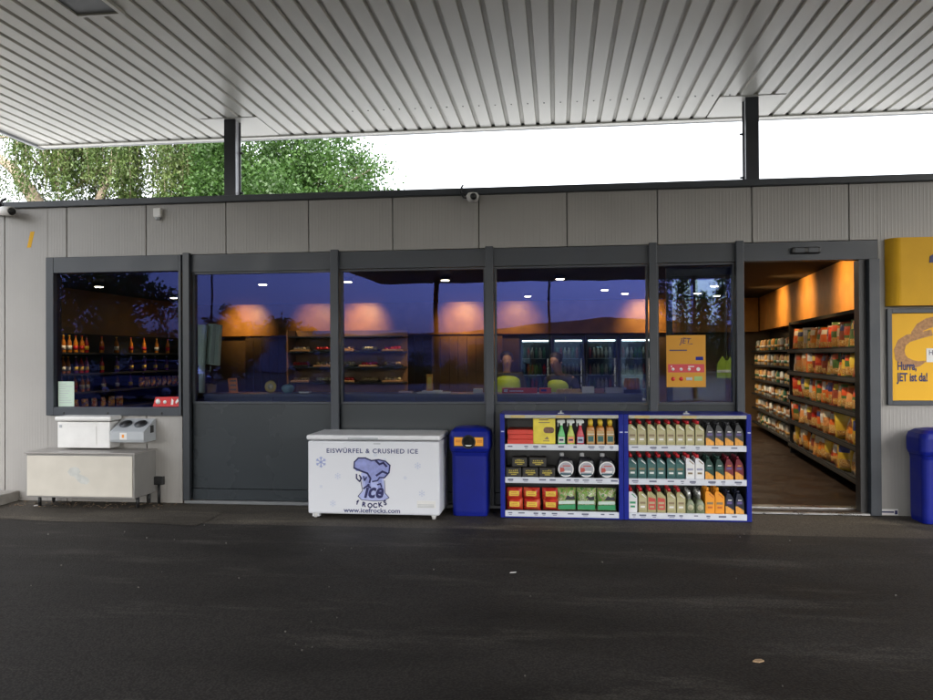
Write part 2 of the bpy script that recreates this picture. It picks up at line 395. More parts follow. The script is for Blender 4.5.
# sill rail at ground
c = MB(); c.box(-4.04, 1.86, -.035, .02, .006, .04, 0, bev=.004); c.build('sill_rail', mat('sill_grey', (.13, .135, .14), .45), B)
# door surround, threshold, sensor, slid-back leaf
c = MB(); c.box(3.055, 3.156, -.05, .14, .006, 2.53, 0, bev=.005); c.box(2.985, 3.052, .02, .15, .006, 2.528, 1)
d = c.build('door_frame', [M['anth'], M['black']], B)
c = MB(); c.box(1.87, 3.05, -.04, .16, .006, .022); c.box(1.87, 3.05, .17, .30, .026, .036); c.build('threshold', M['steel'], B)
c = MB(); c.box(2.33, 2.61, -.045, -.002, 2.595, 2.66, 0, bev=.015); se = c.build('door_sensor', M['black'], B)
c = MB(); c.box(2.36, 2.45, -.05, -.044, 2.605, 2.65, 0); c.box(2.49, 2.58, -.05, -.044, 2.605, 2.65, 0); c.build('sensor_lens', M['anth'], se)
c = MB()
for x0, x1, z0_, z1_ in ((1.14, 1.20, .05, 2.5), (1.80, 1.865, .05, 2.5), (1.20, 1.80, .05, .15), (1.20, 1.80, 2.42, 2.5)): c.box(x0, x1, .19, .23, z0_, z1_)
dl = c.build('sliding_door', M['anth_dark'], B)
c = MB(); c.box(1.198, 1.802, .205, .213, .148, 2.422); c.build('pane', M['clear'], dl)
# stickers and notices on the building
c = MB(); c.prism([(-5.908, 2.84), (-5.86, 2.84), (-5.815, 3.02), (-5.865, 3.02)], -.002, .0005, 'y'); o = c.build('yellow_mark', M['yellow'], B); o['label'] = 'small slanted yellow mark high on the wall'
c = MB(); c.box(3.165, 3.323, -.003, 0, .008, .066, 0); c.box(3.17, 3.285, -.0045, -.003, .03, .045, 1); c.box(3.292, 3.318, -.0045, -.003, .015, .055, 1)
c.build('wall_sticker', [M['white'], M['ink']], B)

# downlights seen through the glass, plus unseen ones added as fill
M['lamp_on'] = mat('lamp_lit', (1, .9, .75), .5, emit=(1., .84, .6), estr=16)
def lamp(kind, name, loc, energy, col, size=.05, spot=None, blend=.6, rot=(0, 0, 0)):
    L = bpy.data.lights.new(name, kind); L.energy = energy; L.color = col
    if kind == 'SPOT': L.spot_size = R(spot); L.spot_blend = blend; L.shadow_soft_size = size
    elif kind == 'POINT': L.shadow_soft_size = size
    o = bpy.data.objects.new(name, L); COL.objects.link(o); o.location = loc; o.rotation_euler = rot
    return o
WARM = (1., .72, .42)
lights = [(-4.73, 4.0), (-3.26, 3.8), (-1.71, 3.8), (.06, 3.9), (-.56, 7.3), (.87, 6.1), (1.31, 7.0), (2.7, 7.2), (3.2, 7.9), (-6.4, 4.6), (2.35, 1.5), (2.4, 3.5), (2.7, 5.6), (-7.5, 3.9), (-7.5, 6.4), (-.5, 1.5)]  # entries after the back rows are unseen, added to brighten shelves and cashiers
for i, (x, y) in enumerate(lights):
    c = MB(); c.lathe([(.085, 0), (.085, -.05), (.07, -.052)], (x, y, 2.819), 20); hs = c.build('downlight_or_fill', M['black'], B)
    c = MB(); c.lathe([(.062, 0), (.0601, -.004)], (x, y, 2.7665), 20); c.build('lamp_lens', M['lamp_on'], hs)
    if 1:
        lamp('SPOT', 'downlight_or_fill_beam', (x, y, 2.75), 34 if 2 < x < 2.69 else 30, (1., .84, .62) if 2 < x < 2.8 else WARM, .05, 110, .7)
# wall washers on the copper band
AMB = (1., .60, .22)
for x, y in ((-7.2, 9.05), (-5.5, 9.05), (-4.4, 9.05), (-2.1, 9.05), (-.9, 9.05), (1.95, 9.05)):
    lamp('SPOT', 'band_washer', (x, y-.75, 2.72), 17 if x not in (-.9, -5.5) else 9, AMB, .04, 76, 1., (R(68), 0, 0))
for y in (6.6, 4.6, 2.3):
    x = 3.52+(y-.35)*.0968
    lamp('SPOT', 'band_washer', (x-.85, y, 2.68), 15, AMB, .04, 95, 1., (0, R(-72), 0))

# ------------------------------------------------------------------ canopy
H = 4.5
K = thing('forecourt_canopy', 'wide flat white ribbed canopy roof carried on dark steel posts', 'canopy')
x0, x1, y0, y1 = -7.0, 7.6, -22.0, 1.80  # unseen right edge placed so that daylight reaches the right wall
c = MB(); P = .188; gw = .050; gd = .024; base = -6.95
prof = [(x0, H)]
cell = []
x = -6.82
gro = []
while x < x1-.2: gro.append(x); x += P
c2 = MB(); prev = x0
ye = y1-.10; ys = y0+.10
holes = [(-3.94, .95), (2.205, .95)]
for gx in gro:
    # around the post heads the grooves stop short under a cover plate
    yy = ye
    for hx, hy in holes:
        if abs(gx+gw/2-hx) < .30: yy = hy-.05
    # flat blade
    c.add([(prev, ys, H), (gx, ys, H), (gx, ye, H), (prev, ye, H)], [(0, 1, 2, 3)], 0)
    a0, a1 = gx, gx+gw; b0, b1 = gx+.008, gx+gw-.008; t = H+gd
    c.add([(a0, ys, H), (b0, ys, t), (b0, yy, t), (a0, yy, H)], [(0, 1, 2, 3)], 1)
    c.add([(b0, ys, t), (b1, ys, t), (b1, yy, t), (b0, yy, t)], [(0, 1, 2, 3)], 1)
    c.add([(b1, ys, t), (a1, ys, H), (a1, yy, H), (b1, yy, t)], [(0, 1, 2, 3)], 1)
    c.add([(a0, yy, H), (b0, yy, t), (b1, yy, t), (a1, yy, H)], [(0, 1, 2, 3)], 1)
    if yy < ye: c.add([(a0, yy, H), (a1, yy, H), (a1, ye, H), (a0, ye, H)], [(0, 1, 2, 3)], 0)
    prev = a1
c.add([(prev, ys, H), (x1, ys, H), (x1, ye, H), (prev, ye, H)], [(0, 1, 2, 3)], 0)
c.box(x0, x1, ye, y1, H-.018, H+.05, 0); c.box(x0, x1, y0, ys, H-.018, H+.05, 0)
c.build('soffit', [M['soffit'], M['soffit_groove_shade']], K)
c = MB(); c.box(x0, x1, y0, y1, H+.08, H+.5); c.build('roof_slab', M['membrane'], K)
c = MB(); c.box(x0-.05, x0, y0-.05, y1+.05, H-.03, H+.55); c.box(x1, x1+.05, y0-.05, y1+.05, H-.03, H+.55); c.box(x0, x1, y1, y1+.05, H-.02, H+.55); c.box(x0, x1, y0-.05, y0, H-.03, H+.55)
c.build('edge_fascia', mat('canopy_fascia', (.28, .29, .31), .4, var=.05), K)
for hx, hy in holes:
    c = MB(); c.box(hx-.36, hx+.36, hy-.04, hy+.72, H-.006, H-.002); c.build('cover_plate', M['soffit'], K)
# screws in a row
c = MB()
for gx in gro:
    if -2.6 < gx < 1.9:
        c.lathe([(.009, 0), (.006, -.006)], (gx+gw+.065, .86, H), 8)
c.build('screw_row', M['seam'], K)
M['post'] = mat('post_paint', (.035, .037, .048), .35, var=.1, rvar=.06)
M['post_web_lit'] = mat('post_web_lit', (.42, .42, .46), .4, var=.05)  # paler than the flanges: sky light on the web put into its colour
def beam(hx, y, z0_, z1_, parent):
    c = MB(); w = .145
    c.box(hx-w/2, hx+w/2, y, y+.016, z0_, z1_, 0); c.box(hx-w/2, hx+w/2, y+.15, y+.166, z0_, z1_, 0)
    c.box(hx-.055, hx+.055, y+.017, y+.149, z0_, z1_, 1)
    c.box(hx-.14, hx+.14, y-.06, y+.22, z0_, z0_+.02, 0)
    o = c.build('support_post', [M['post'], M['post_web_lit']], parent)
    for z in (3.62, 4.12):
        q = MB(); s_ = 1 if hx < 0 else -1
        q.lathe([(.014, 0), (.012, s_*.03)], (hx+s_*w/2, y+.158, z), 8, axis='x'); q.build('bolt', M['black'], o)
for hx, hy in holes: beam(hx, hy, 3.18, H-.007, K)
for hx, hy in ((-4.5, -20.6), (5.0, -20.6)): beam(hx, hy, 0, H-.001, K)
# recessed square light
c = MB(); c.box(-4.02, -3.58, -2.62, -2.585, H-.028, H+.002); c.box(-4.02, -3.58, -1.985, -1.95, H-.028, H+.002); c.box(-4.02, -3.985, -2.585, -1.985, H-.028, H+.002); c.box(-3.615, -3.58, -2.585, -1.985, H-.028, H+.002)
lf = c.build('canopy_light', M['soffit'], K)
c = MB(); c.box(-3.985, -3.615, -2.585, -1.985, H-.012, H-.004); c.build('light_cover', mat('light_cover', (.14, .145, .15), .3), lf)

# ------------------------------------------------------------------ wall fittings
t = thing('dome_camera', 'white round security camera hanging from parapet between the fascia panels', 'camera', (-.87, -.05, 3.25))
c = MB(); c.lathe([(.0, -.045), (.045, -.04), (.062, -.015), (.066, .02), (.05, .045), (.02, .05)], (.02, -.075, -.02), 20); c.build('housing', M['white'], t)
c = MB(); c.lathe([(.006, -.050), (.026, -.042), (.034, -.03), (.034, .0)], (.035, -.12, -.02), 16, axis='y'); c.build('lens', M['black'], t)
c = MB(); c.box(-.02, .045, -.045, .048, .0, .045); c.tube([(-.09, .0, .125), (-.1, -.03, .10), (-.095, -.035, .05), (-.06, -.04, .015), (-.02, -.05, .01)], .011, 8); c.tube([(-.11, .01, .08), (-.115, -.01, .04), (-.08, -.03, -.01), (-.04, -.04, -.02)], .007, 8)
c.build('bracket', M['black'], t)
t = thing('bullet_camera', 'silver bullet camera on black bracket at upper left corner of wall', 'camera', (-6.11, -.05, 3.24))
c = MB(); c.tube([(-.05, -.05, .0), (.02, -.08, -.005), (.16, -.14, -.025)], [.045, .05, .052], 16); c.build('housing', M['white'], t)
c = MB(); c.tube([(.161, -.1405, -.0251), (.172, -.145, -.027)], [.043, .040], 14); c.build('lens', M['black'], t)
c = MB(); c.box(-.16, -.04, -.06, .048, -.03, .05, 0, bev=.01); c.tube([(-.09, -.03, .05), (-.09, .03, .13), (-.05, .05, .16)], .015, 8); c.build('bracket', M['black'], t)
t = thing('motion_sensor', 'small white motion sensor box below the parapet at left', 'sensor', (-4.337, 0, 3.17))
c = MB(); c.box(-.045, .045, -.055, -.001, -.035, .065, 0, bev=.01); c.build('housing', M['white'], t)
c = MB(); c.lathe([(.028, 0), (.03, -.01), (.02, -.03), (.004, -.036)], (0, -.03, -.035), 14); c.build('lens', M['grey_plastic'], t)

# low beige cabinet
t = thing('storage_cabinet', 'long low beige cabinet standing on short legs against the wall', 'cabinet', (-4.99, -.23, 0))
c = MB(); c.box(-.61, .61, -.21, .222, .125, .585, 0, bev=.006); c.build('body', M['cab_side'], t)
c = MB(); c.box(-.592, .592, -.222, -.2095, .142, .568, 0, bev=.004); fp = c.build('front_panel', M['beige'], t)
c = MB()
pts = [(-.13, .40), (-.10, .44), (-.05, .455), (0, .44), (.02, .40), (.0, .38), (.05, .36), (.1, .34), (.12, .30), (.09, .27), (.02, .28), (-.02, .31), (-.05, .35), (-.1, .36)]
c.prism(pts, -.2235, -.2218, 'y'); c.build('faded_mark', mat('faded_mark', (.50, .50, .47), .5, var=.1, vscale=20), fp)
c = MB(); c.box(-.625, .625, -.23, .224, .587, .602, 0, bev=.004); c.build('top', mat('cabinet_top', (.30, .28, .26), .3, var=.08), t)
for xx in (-.56, .56):
    for yy in (-.06, .17):
        c = MB(); c.lathe([(.018, 0), (.018, .121)], (xx, yy, .004), 10); c.build('leg', M['black'], t)
t = thing('paper_dispenser', 'white lidded dispenser box fixed to wall above beige cabinet', 'dispenser', (-5.10, -.004, .62))
c = MB(); c.box(-.305, .305, -.20, .0, 0, .285, 0, bev=.01); c.build('body', M['white'], t)
c = MB(); c.box(-.32, .33, -.23, .0, .295, .345, 0, bev=.016); c.build('lid', M['white'], t)
c = MB(); c.box(-.155, .15, -.205, -.201, .03, .24, 0, bev=.0015); c.build('front_flap', M['white'], t)
c = MB(); c.box(-.28, -.25, -.204, -.201, .22, .25, 0); c.build('badge', M['grey_plastic'], t)
t = thing('squeegee_holder', 'grey sloping wall holder with two round bucket openings', 'holder', (-4.57, -.004, .69))
c = MB(); prof = [(0, 0), (-.24, 0), (-.255, .03), (-.255, .115), (-.24, .125), (-.02, .235), (0, .235)]
c.prism(prof, -.19, .19, 'x'); c.build('body', M['grey_plastic'], t)
nrm = Vector((0, -.11, .22)).normalized()
for xx in (-.085, .085):
    cc = Vector((xx, -.125, .185)); a = Vector((1, 0, 0)); b_ = nrm.cross(a)
    q = MB(); q.tube([cc-nrm*.02, cc+nrm*.012], .066, 20); rg = q.build('bucket_rim', M['anth'], t)
    q = MB(); q.tube([cc+nrm*.0125, cc+nrm*.014], .052, 20); q.build('bucket_opening', M['black'], rg)
c = MB(); c.box(.191, .193, -.12, -.05, .09, .17); c.build('side_slot', M['black'], t)
c = MB(); c.box(-.08, .0, -.2575, -.2555, .03, .105, 0); c.box(-.055, -.03, -.2595, -.258, .05, .085, 1); c.build('notice', [M['white'], M['orange']], t)
t = thing('wall_socket', 'small black wall socket with cable conduit running down to the ground', 'socket', (-4.336, 0, .25))
c = MB(); c.box(-.058, .058, -.05, -.001, -.045, .045, 0, bev=.006); c.build('box', M['black'], t)
c = MB(); c.tube([(0, -.025, -.045), (0, -.025, -.245)], .016, 10); c.build('conduit', M['black'], t)

# notices on windows
t = thing('paper_notice', 'pale green printed sheet taped in lower corner of left window', 'notice', (-5.455, .026, 1.055))
c = MB(); c.box(-.095, .095, -.002, .0, 0, .28); c.build('sheet', mat('notice_paper', (.50, .62, .52), .7), t)
c = MB()
for k in range(9): c.box(-.08, .08-random.uniform(0, .09), -.0035, -.0022, .04+k*.026, .046+k*.026)
c.build('text_lines', M['grey_plastic'], t)
t = thing('window_sticker', 'red strip sticker with white icons at bottom right of left window', 'sticker', (-4.27, .026, 1.056))
c = MB(); c.prism([(-.16, 0), (.155, 0), (.155, .11), (-.13, .105)], -.002, 0, 'y'); c.build('sheet', M['red'], t)
c = MB(); c.lathe([(.03, 0), (.0299, -.001)], (-.1, -.0022, .055), 14, axis='y'); c.lathe([(.02, 0), (.0199, -.001)], (-.02, -.0022, .05), 14, axis='y'); c.prism([(.05, .02), (.075, .02), (.08, .07), (.06, .09)], -.0035, -.0022, 'y'); c.prism([(.11, .03), (.14, .06), (.13, .09), (.1, .05)], -.0035, -.0022, 'y')
c.build('icons', M['white'], t)
# poster on the narrow window
t = thing('opening_hours_poster', 'orange window poster with dark logo and red icon band', 'poster', (1.31, .038, 1.265))
c = MB(); c.box(-.195, .195, -.003, .0, 0, .53); c.build('sheet', mat('window_poster', (.62, .30, .045), .6, spec=.2, emit=None), t)
text('logo', 'JET', .075, M['ink'], t, (-.06, -.0045, .445), .12, shear=.2, ext=.001)
c = MB(); c.prism([(-.075, .487), (-.02, .505), (.05, .497), (-.02, .499)], -.0045, -.0032, 'y'); c.prism([(.0, .43), (.06, .445), (.07, .437), (.04, .435)], -.0045, -.0032, 'y')
c.box(-.165, .01, -.0045, -.0032, .37, .382); c.build('print_lines', M['ink'], t)
c = MB(); c.box(.095, .17, -.0045, -.0032, .275, .31); c.build('blue_tab', M['blue'], t)
c = MB(); c.box(-.18, .18, -.0045, -.0032, .15, .235); c.build('red_band', mat('band_red', (.55, .05, .06), .5), t)
c = MB()
for k, xx in enumerate((-.13, -.05, .03, .12)):
    c.lathe([(.016+.004*(k == 3), 0), (.0159, -.001)], (xx, -.0046, .183), 10, axis='y')
c.box(-.15, -.14, -.0056, -.0046, .205, .22); c.box(.02, .08, -.0056, -.0046, .205, .215); c.build('icons', M['white'], t)
c = MB()
for k, xx in enumerate((-.13, -.05)): c.lathe([(.021, 0), (.0209, -.001)], (xx, -.0033, .085), 12, axis='y', m=0)
c.box(.0, .06, -.0045, -.0033, .07, .1, 1); c.box(.08, .16, -.0045, -.0033, .065, .11, 2)
c.build('badges', [M['red'], M['grey_plastic'], mat('badge_green', (.3, .45, .15), .5)], t)

# yellow fascia sign and framed poster on the right wall
t = thing('fascia_sign', 'big dull yellow sign box with blue lettering, rounded end, right of door', 'sign', (3.2, 0, 2.06))
sec = [(0.0, -.001)]+[(.10-.10*math.cos(a), -.001-.13*math.sin(a)) for a in [PI/2*k/8 for k in range(1, 9)]]+[(1.9, -.131), (1.9, -.001)]
c = MB(); c.prism([(u+.02, w) for u, w in sec], 0, .66, 'z'); c.build('sign_box', M['yellow'], t)
text('lettering', 'JET', .36, M['ink'], t, (.50, -.134, .20), 1.1, shear=.25, ext=.003, offset=.008)
c = MB(); c.prism([(.375, .41), (.38, .47), (.46, .53), (.9, .55), (1.5, .52), (.9, .51), (.55, .47), (.50, .41)], -.136, -.1325, 'y'); c.build('swoosh', M['ink'], t)
t = thing('framed_poster', 'framed yellow poster showing a pretzel and the words Hurra, JET ist da!', 'poster', (3.225, 0, 1.09))
c = MB(); c.box(0, .045, -.04, -.001, 0, .945, 0, bev=.004); c.box(1.15, 1.195, -.04, -.001, 0, .945, 0, bev=.004); c.box(.045, 1.15, -.038, -.001, 0, .045, 0, bev=.004); c.box(.045, 1.15, -.038, -.001, .9, .945, 0, bev=.004)
c.build('frame', M['anth'], t)
c = MB(); c.box(.046, 1.149, -.02, -.001, .046, .899); ps = c.build('sheet', M['poster'], t)
def ribbon(pts, ws, y, mm, parent, name):
    q = MB(); L_ = []; R_ = []
    for i, p in enumerate(pts):
        a = pts[max(0, i-1)]; b2 = pts[min(len(pts)-1, i+1)]; d_ = Vector((b2[0]-a[0], b2[1]-a[1])).normalized(); nn = Vector((-d_.y, d_.x))*ws[i]
        L_.append((p[0]+nn.x, p[1]+nn.y)); R_.append((p[0]-nn.x, p[1]-nn.y))
    for i in range(len(pts)-1):
        q.add([(L_[i][0], y, L_[i][1]), (L_[i+1][0], y, L_[i+1][1]), (R_[i+1][0], y, R_[i+1][1]), (R_[i][0], y, R_[i][1])], [(0, 1, 2, 3)])
    return q.build(name, mm, parent)
cr = [(.36, .43), (.30, .405), (.24, .40), (.17, .42), (.125, .47), (.115, .54), (.14, .61), (.20, .655), (.27, .67), (.34, .69), (.42, .71)]
ribbon(cr, [.005, .025, .04, .05, .052, .05, .046, .04, .032, .03, .03], -.0215, M['brown'], ps, 'pretzel_print')
cr = [(.24, .64), (.26, .70), (.31, .76), (.38, .80), (.46, .82), (.6, .80), (.7, .70)]
ribbon(cr, [.025, .035, .045, .05, .05, .05, .04], -.0205, M['brown'], ps, 'pretzel_arm_print')
text('lettering', 'Hurra,', .115, M['ink'], ps, (.095, -.0225, .345), .175, ext=.0008, offset=.003)
text('lettering', 'JET ist da!', .115, M['ink'], ps, (.095, -.0225, .235), .285, ext=.0008, offset=.003)
c = MB(); c.box(.366, .56, -.0225, -.0205, .42, .555); tg = c.build('white_tag', M['white'], ps)
text('lettering', 'H', .07, M['ink'], tg, (.385, -.0235, .49), .035, ext=.0006)

# ------------------------------------------------------------------ chest freezer
t = thing('ice_freezer', 'white chest freezer for bagged ice with blue print on its front', 'freezer', (-1.79, -.335, 0))
fx = 1.79
c = MB(); c.box(-.665, .655, -.285, .27, .045, .765, 0, bev=.018)
c.box(-.63, -.56, -.25, -.2, .012, .05, 0); c.build('cabinet', mat('freezer_enamel', (.68, .69, .73), .35, var=.01, vscale=2), t)
c = MB(); c.box(-.675, .665, -.305, .275, .775, .825, 0, bev=.018); lid = c.build('lid', mat('lid_white', (.70, .70, .72), .28, var=.03), t)
c = MB(); c.box(-.25, .05, -.318, -.3045, .782, .802, 0, bev=.004); c.build('handle', M['grey_plastic'], lid)
c = MB(); c.box(.0, .07, -.2875, -.2845, .735, .745, 0); c.build('lock_plate', M['grey_plastic'], t)
for xx in (-.6, .59):
    for yy in (-.24, .22):
        c = MB(); c.lathe([(.016, 0), (.022, .02), (.03, .045)], (xx, yy, .004), 10); c.build('foot', M['white'], t)
c = MB(); c.box(.43, .615, -.288, -.2845, .12, .19, 0, bev=.002)
for k in range(3): c.box(.44, .60, -.289, -.2875, .125+k*.012, .130+k*.012, 1)
c.build('vent_grille', [M['white'], M['grey_plastic']], t)
FY = -.2862
M['ink2'] = mat('blue_grey_ink', (.05, .06, .17), .5); M['lav'] = mat('logo_lavender', (.25, .28, .56), .5, var=.15, vscale=25); M['lav_l'] = mat('logo_pale', (.40, .44, .72), .5, var=.1, vscale=20); M['flake'] = mat('flake_blue', (.30, .36, .62), .5); M['flake_pale'] = mat('flake_pale', (.52, .56, .68), .5)
text('lettering', 'EISWÜRFEL & CRUSHED ICE', .062, M['ink2'], t, (-.475, FY, .648), .915, ext=.0008, space=1.15, offset=.0012)
text('lettering', 'www.icefrocks.com', .062, M['ink2'], t, (-.30, FY, .066), .565, ext=.0008, offset=.0012)
c = MB()
# ice block silhouette, with shaded slabs
c.prism([(-.125, .45), (-.10, .28), (-.15, .225), (-.12, .195), (.0, .185), (.10, .19), (.15, .215), (.11, .26), (.10, .40), (.12, .47), (.0, .50)], FY-.0006, FY, 'y', 0)
c.prism([(-.09, .42), (-.07, .24), (-.02, .21), (-.03, .43)], FY-.0012, FY-.0007, 'y', 1)
c.prism([(.05, .44), (.04, .25), (.10, .24), (.08, .40)], FY-.0012, FY-.0007, 'y', 1)
c.build('logo_block', [M['lav_l'], M['lav']], t)
c = MB()
c.prism([(-.195, .50), (-.19, .56), (-.15, .60), (-.08, .60), (-.02, .575), (.05, .585), (.12, .57), (.165, .53), (.155, .46), (.11, .41), (.06, .41), (.04, .38), (-.01, .37), (-.03, .39), (-.05, .44), (-.12, .47), (-.17, .47)], FY-.0018, FY-.0013, 'y', 0)
c.build('logo_figure', M['lav'], t)
c = MB()
def stroke(pts, w, y=FY-.0024):
    for a, b2 in zip(pts, pts[1:]):
        d_ = Vector((b2[0]-a[0], b2[1]-a[1])); nn = Vector((-d_.y, d_.x)).normalized()*w; e = d_.normalized()*w*.6
        c.add([(a[0]-e.x+nn.x, y, a[1]-e.y+nn.y), (b2[0]+e.x+nn.x, y, b2[1]+e.y+nn.y), (b2[0]+e.x-nn.x, y, b2[1]+e.y-nn.y), (a[0]-e.x-nn.x, y, a[1]-e.y-nn.y)], [(0, 1, 2, 3)])
stroke([(-.195, .50), (-.19, .56), (-.15, .60), (-.08, .60), (-.02, .575), (.05, .585), (.12, .57), (.165, .53), (.155, .46), (.11, .41), (.06, .41), (.04, .38), (-.01, .37)], .007)
stroke([(-.135, .42), (-.11, .28), (-.155, .225), (-.12, .19), (.0, .18), (.10, .185), (.155, .215), (.115, .26), (.11, .38)], .0035)
stroke([(-.19, .50), (-.12, .47), (-.06, .45), (-.03, .40), (-.04, .36)], .009)
stroke([(-.17, .44), (-.17, .40), (-.14, .37), (-.12, .40), (-.14, .43)], .007); stroke([(-.10, .42), (-.09, .38), (-.07, .41)], .007)
stroke([(.02, .58), (.06, .54), (.10, .555), (.13, .52)], .010); stroke([(.03, .43), (.09, .47), (.14, .45)], .010)
stroke([(-.10, .30), (-.06, .33), (-.03, .31)], .008); stroke([(.04, .34), (.07, .35), (.08, .32)], .007)
c.build('logo_lines', M['ink'], t)
text('logo_word', 'ice', .20, M['ink'], t, (-.10, FY-.002, .215), .20, shear=.3, ext=.0006, offset=.006)
for k, (ch, zz) in enumerate(zip('fROCKS', (.158, .14, .128, .126, .134, .152))):
    o = text('logo_word', ch, .062, M['ink'], t, (-.175+k*.056, FY, zz-.012), None, ext=.0006, space=1.2, offset=.003); o.rotation_euler = (PI/2, R((12, 8, 3, -3, -8, -12)[k]), 0)
def flake(px, pz, r, mm, nm='snowflake'):
    global c
    c = MB()
    for k in range(3):
        a = R(30+60*k); stroke([(px-r*math.cos(a), pz-r*math.sin(a)), (px+r*math.cos(a), pz+r*math.sin(a))], r*.09, FY-.0005)
    for k in range(6):
        a = R(30+60*k); u = Vector((math.cos(a), math.sin(a))); w_ = Vector((-u.y, u.x)); p = Vector((px, pz))+u*r*.6
        for s_ in (1, -1): q_ = p+u*r*.28+w_*s_*r*.25; stroke([tuple(p), tuple(q_)], r*.07, FY-.0009)
    c.build(nm, mm, t)
flake(-.53, .555, .052, M['flake'])
for px, pz, r_ in ((-.36, .42, .030), (-.53, .315, .016), (-.41, .15, .03), (.44, .53, .032), (.315, .41, .018), (.48, .26, .03), (.115, .585, .014), (.02, .63, .02)): flake(px, pz, r_, M['flake_pale'])

# ------------------------------------------------------------------ bins
def make_bin(label, loc, yellow):
    t = thing('litter_bin', label, 'bin', loc)
    secs = [rrect(0, 0, .345, .30, .05, .006), rrect(0, 0, .355, .31, .05, .05), rrect(0, 0, .36, .315, .05, .60), rrect(0, 0, .375, .33, .05, .64)]
    c = MB(); c.loft(secs, 0); c.build('body', M['blue'], t)
    secs = [rrect(0, 0, .385, .34, .05, .645), rrect(0, 0, .41, .36, .06, .68), rrect(0, 0, .41, .36, .06, .80), rrect(0, 0, .385, .335, .06, .845), rrect(0, 0, .31, .26, .06, .875), rrect(0, 0, .16, .13, .05, .89)]
    c = MB(); c.loft(secs, 0); hd = c.build('hood', M['blue'], t)
    if yellow:
        c = MB(); c.box(-.155, .145, -.1835, -.1802, .70, .795, 1); c.box(-.148, .138, -.186, -.1836, .706, .789, 0); lb = c.build('label_plate', [M['orange_label'], M['black']], hd)
        c = MB()
        for s_ in (-1, 1):
            for z in (.742, .757): c.box(-.003+s_*.107-.025, -.003+s_*.107+.025, -.1872, -.1862, z, z+.007)
        c.build('label_print', M['rust'], lb)
        c = MB(); c.lathe([(.070, 0), (.062, -.012), (.056, -.003)], (-.005, -.1865, .745), 24, axis='y'); c.build('hole_rim', M['black'], hd)
        c = MB(); c.lathe([(.056, 0), (.0559, -.001)], (-.005, -.19, .745), 24, axis='y'); c.build('bin_opening', M['void'], hd)
        c = MB(); c.prism([(-.04, .715), (.03, .715), (.01, .703), (-.025, .703)], -.195, -.191, 'y'); c.build('bag_edge', M['white'], hd)
    return t
M['orange_label'] = mat('bin_label', (.85, .36, .02), .45); M['rust'] = mat('label_print', (.5, .12, .02), .5); M['void'] = mat('void_black', (.002, .002, .002), .9)
make_bin('blue litter bin with orange label round its hole, beside the white freezer', (-.865, -.26, 0), True)
make_bin('plain blue litter bin cut off at the right, under the framed poster', (3.565, -.24, 0), False)

# ------------------------------------------------------------------ display racks
def make_rack(label, xa, xb):
    """open fronted blue steel rack: xa..xb outer, three shelves"""
    t = thing('display_rack', label, 'rack', ((xa+xb)/2, -.23, 0), group='blue racks of goods on the forecourt')
    h = (xb-xa)/2; s = .045
    c = MB(); c.box(-h, -h+s, -.21, .20, .004, 1.026, 0, bev=.004); c.box(h-s, h, -.21, .20, .004, 1.026, 0, bev=.004)
    c.box(-h+s, h-s, -.21, .20, 1.0, 1.024, 0); c.box(-h+s, h-s, .17, .20, .03, 1.0, 1); c.box(-h+s+.0003, -h+s+.0015, -.18, .168, .03, 1.0, 1); c.box(h-s-.0015, h-s-.0003, -.18, .168, .03, 1.0, 1); c.box(-h+s, h-s, -.208, .17, .004, .018, 0)
    c.build('frame', [M['rack_blue'], M['black']], t)
    for z in (.07, .398, .722):
        c = MB(); c.box(-h+s+.002, h-s-.002, -.19, .168, z-.02, z); sh = c.build('shelf', M['black'], t)
        c = MB(); c.box(-h+s+.002, h-s-.002, -.216, -.191, z-.052, z+.006, 0, bev=.003)
        st = c.build('price_strip', M['strip_white'], sh)
        c = MB(); xx = -h+s+.03
        while xx < h-s-.06:
            w_ = random.uniform(.03, .07); c.box(xx, xx+w_, -.2175, -.2162, z-.02-random.uniform(0, .008), z-.010)
            if random.random() < .5: c.box(xx+w_*.2, xx+w_*.9, -.2175, -.2162, z-.036, z-.031)
            xx += w_+random.uniform(.03, .12)
        c.build('price_print', mat('price_print', (.12, .13, .2), .5), st)
    c = MB(); c.box(-h+s+.002, h-s-.002, -.225, -.19, .982, 1.016, 0, bev=.004); c.box(-h+s+.06, -h+s+.2, -.2265, -.2252, .986, 1.012, 1); c.box(-.05, .09, -.2265, -.2252, .986, 1.012, 1)
    c.build('top_rail', [mat('rail_grey', (.40, .39, .33), .35), mat('rail_tape', (.5, .38, .15), .4)], t)
    c = MB(); c.box(-.03, .03, -.2, -.17, 1.025, 1.035); c.lathe([(.012, 0), (.008, .02)], (0, -.185, 1.035), 8); c.build('latch', M['grey_plastic'], t)
    for xx in (-h+.01, h-.035):
        c = MB(); c.box(xx, xx+.03, -.2115, -.2101, .845, .856); c.build('mark', M['flake_pale'], t)
    return t
make_rack('blue steel rack beside the bin holding sprays, jugs and bagged goods', -.558, .636)
make_rack('blue steel rack nearest the door, full of upright oil bottles', .639, 1.832)

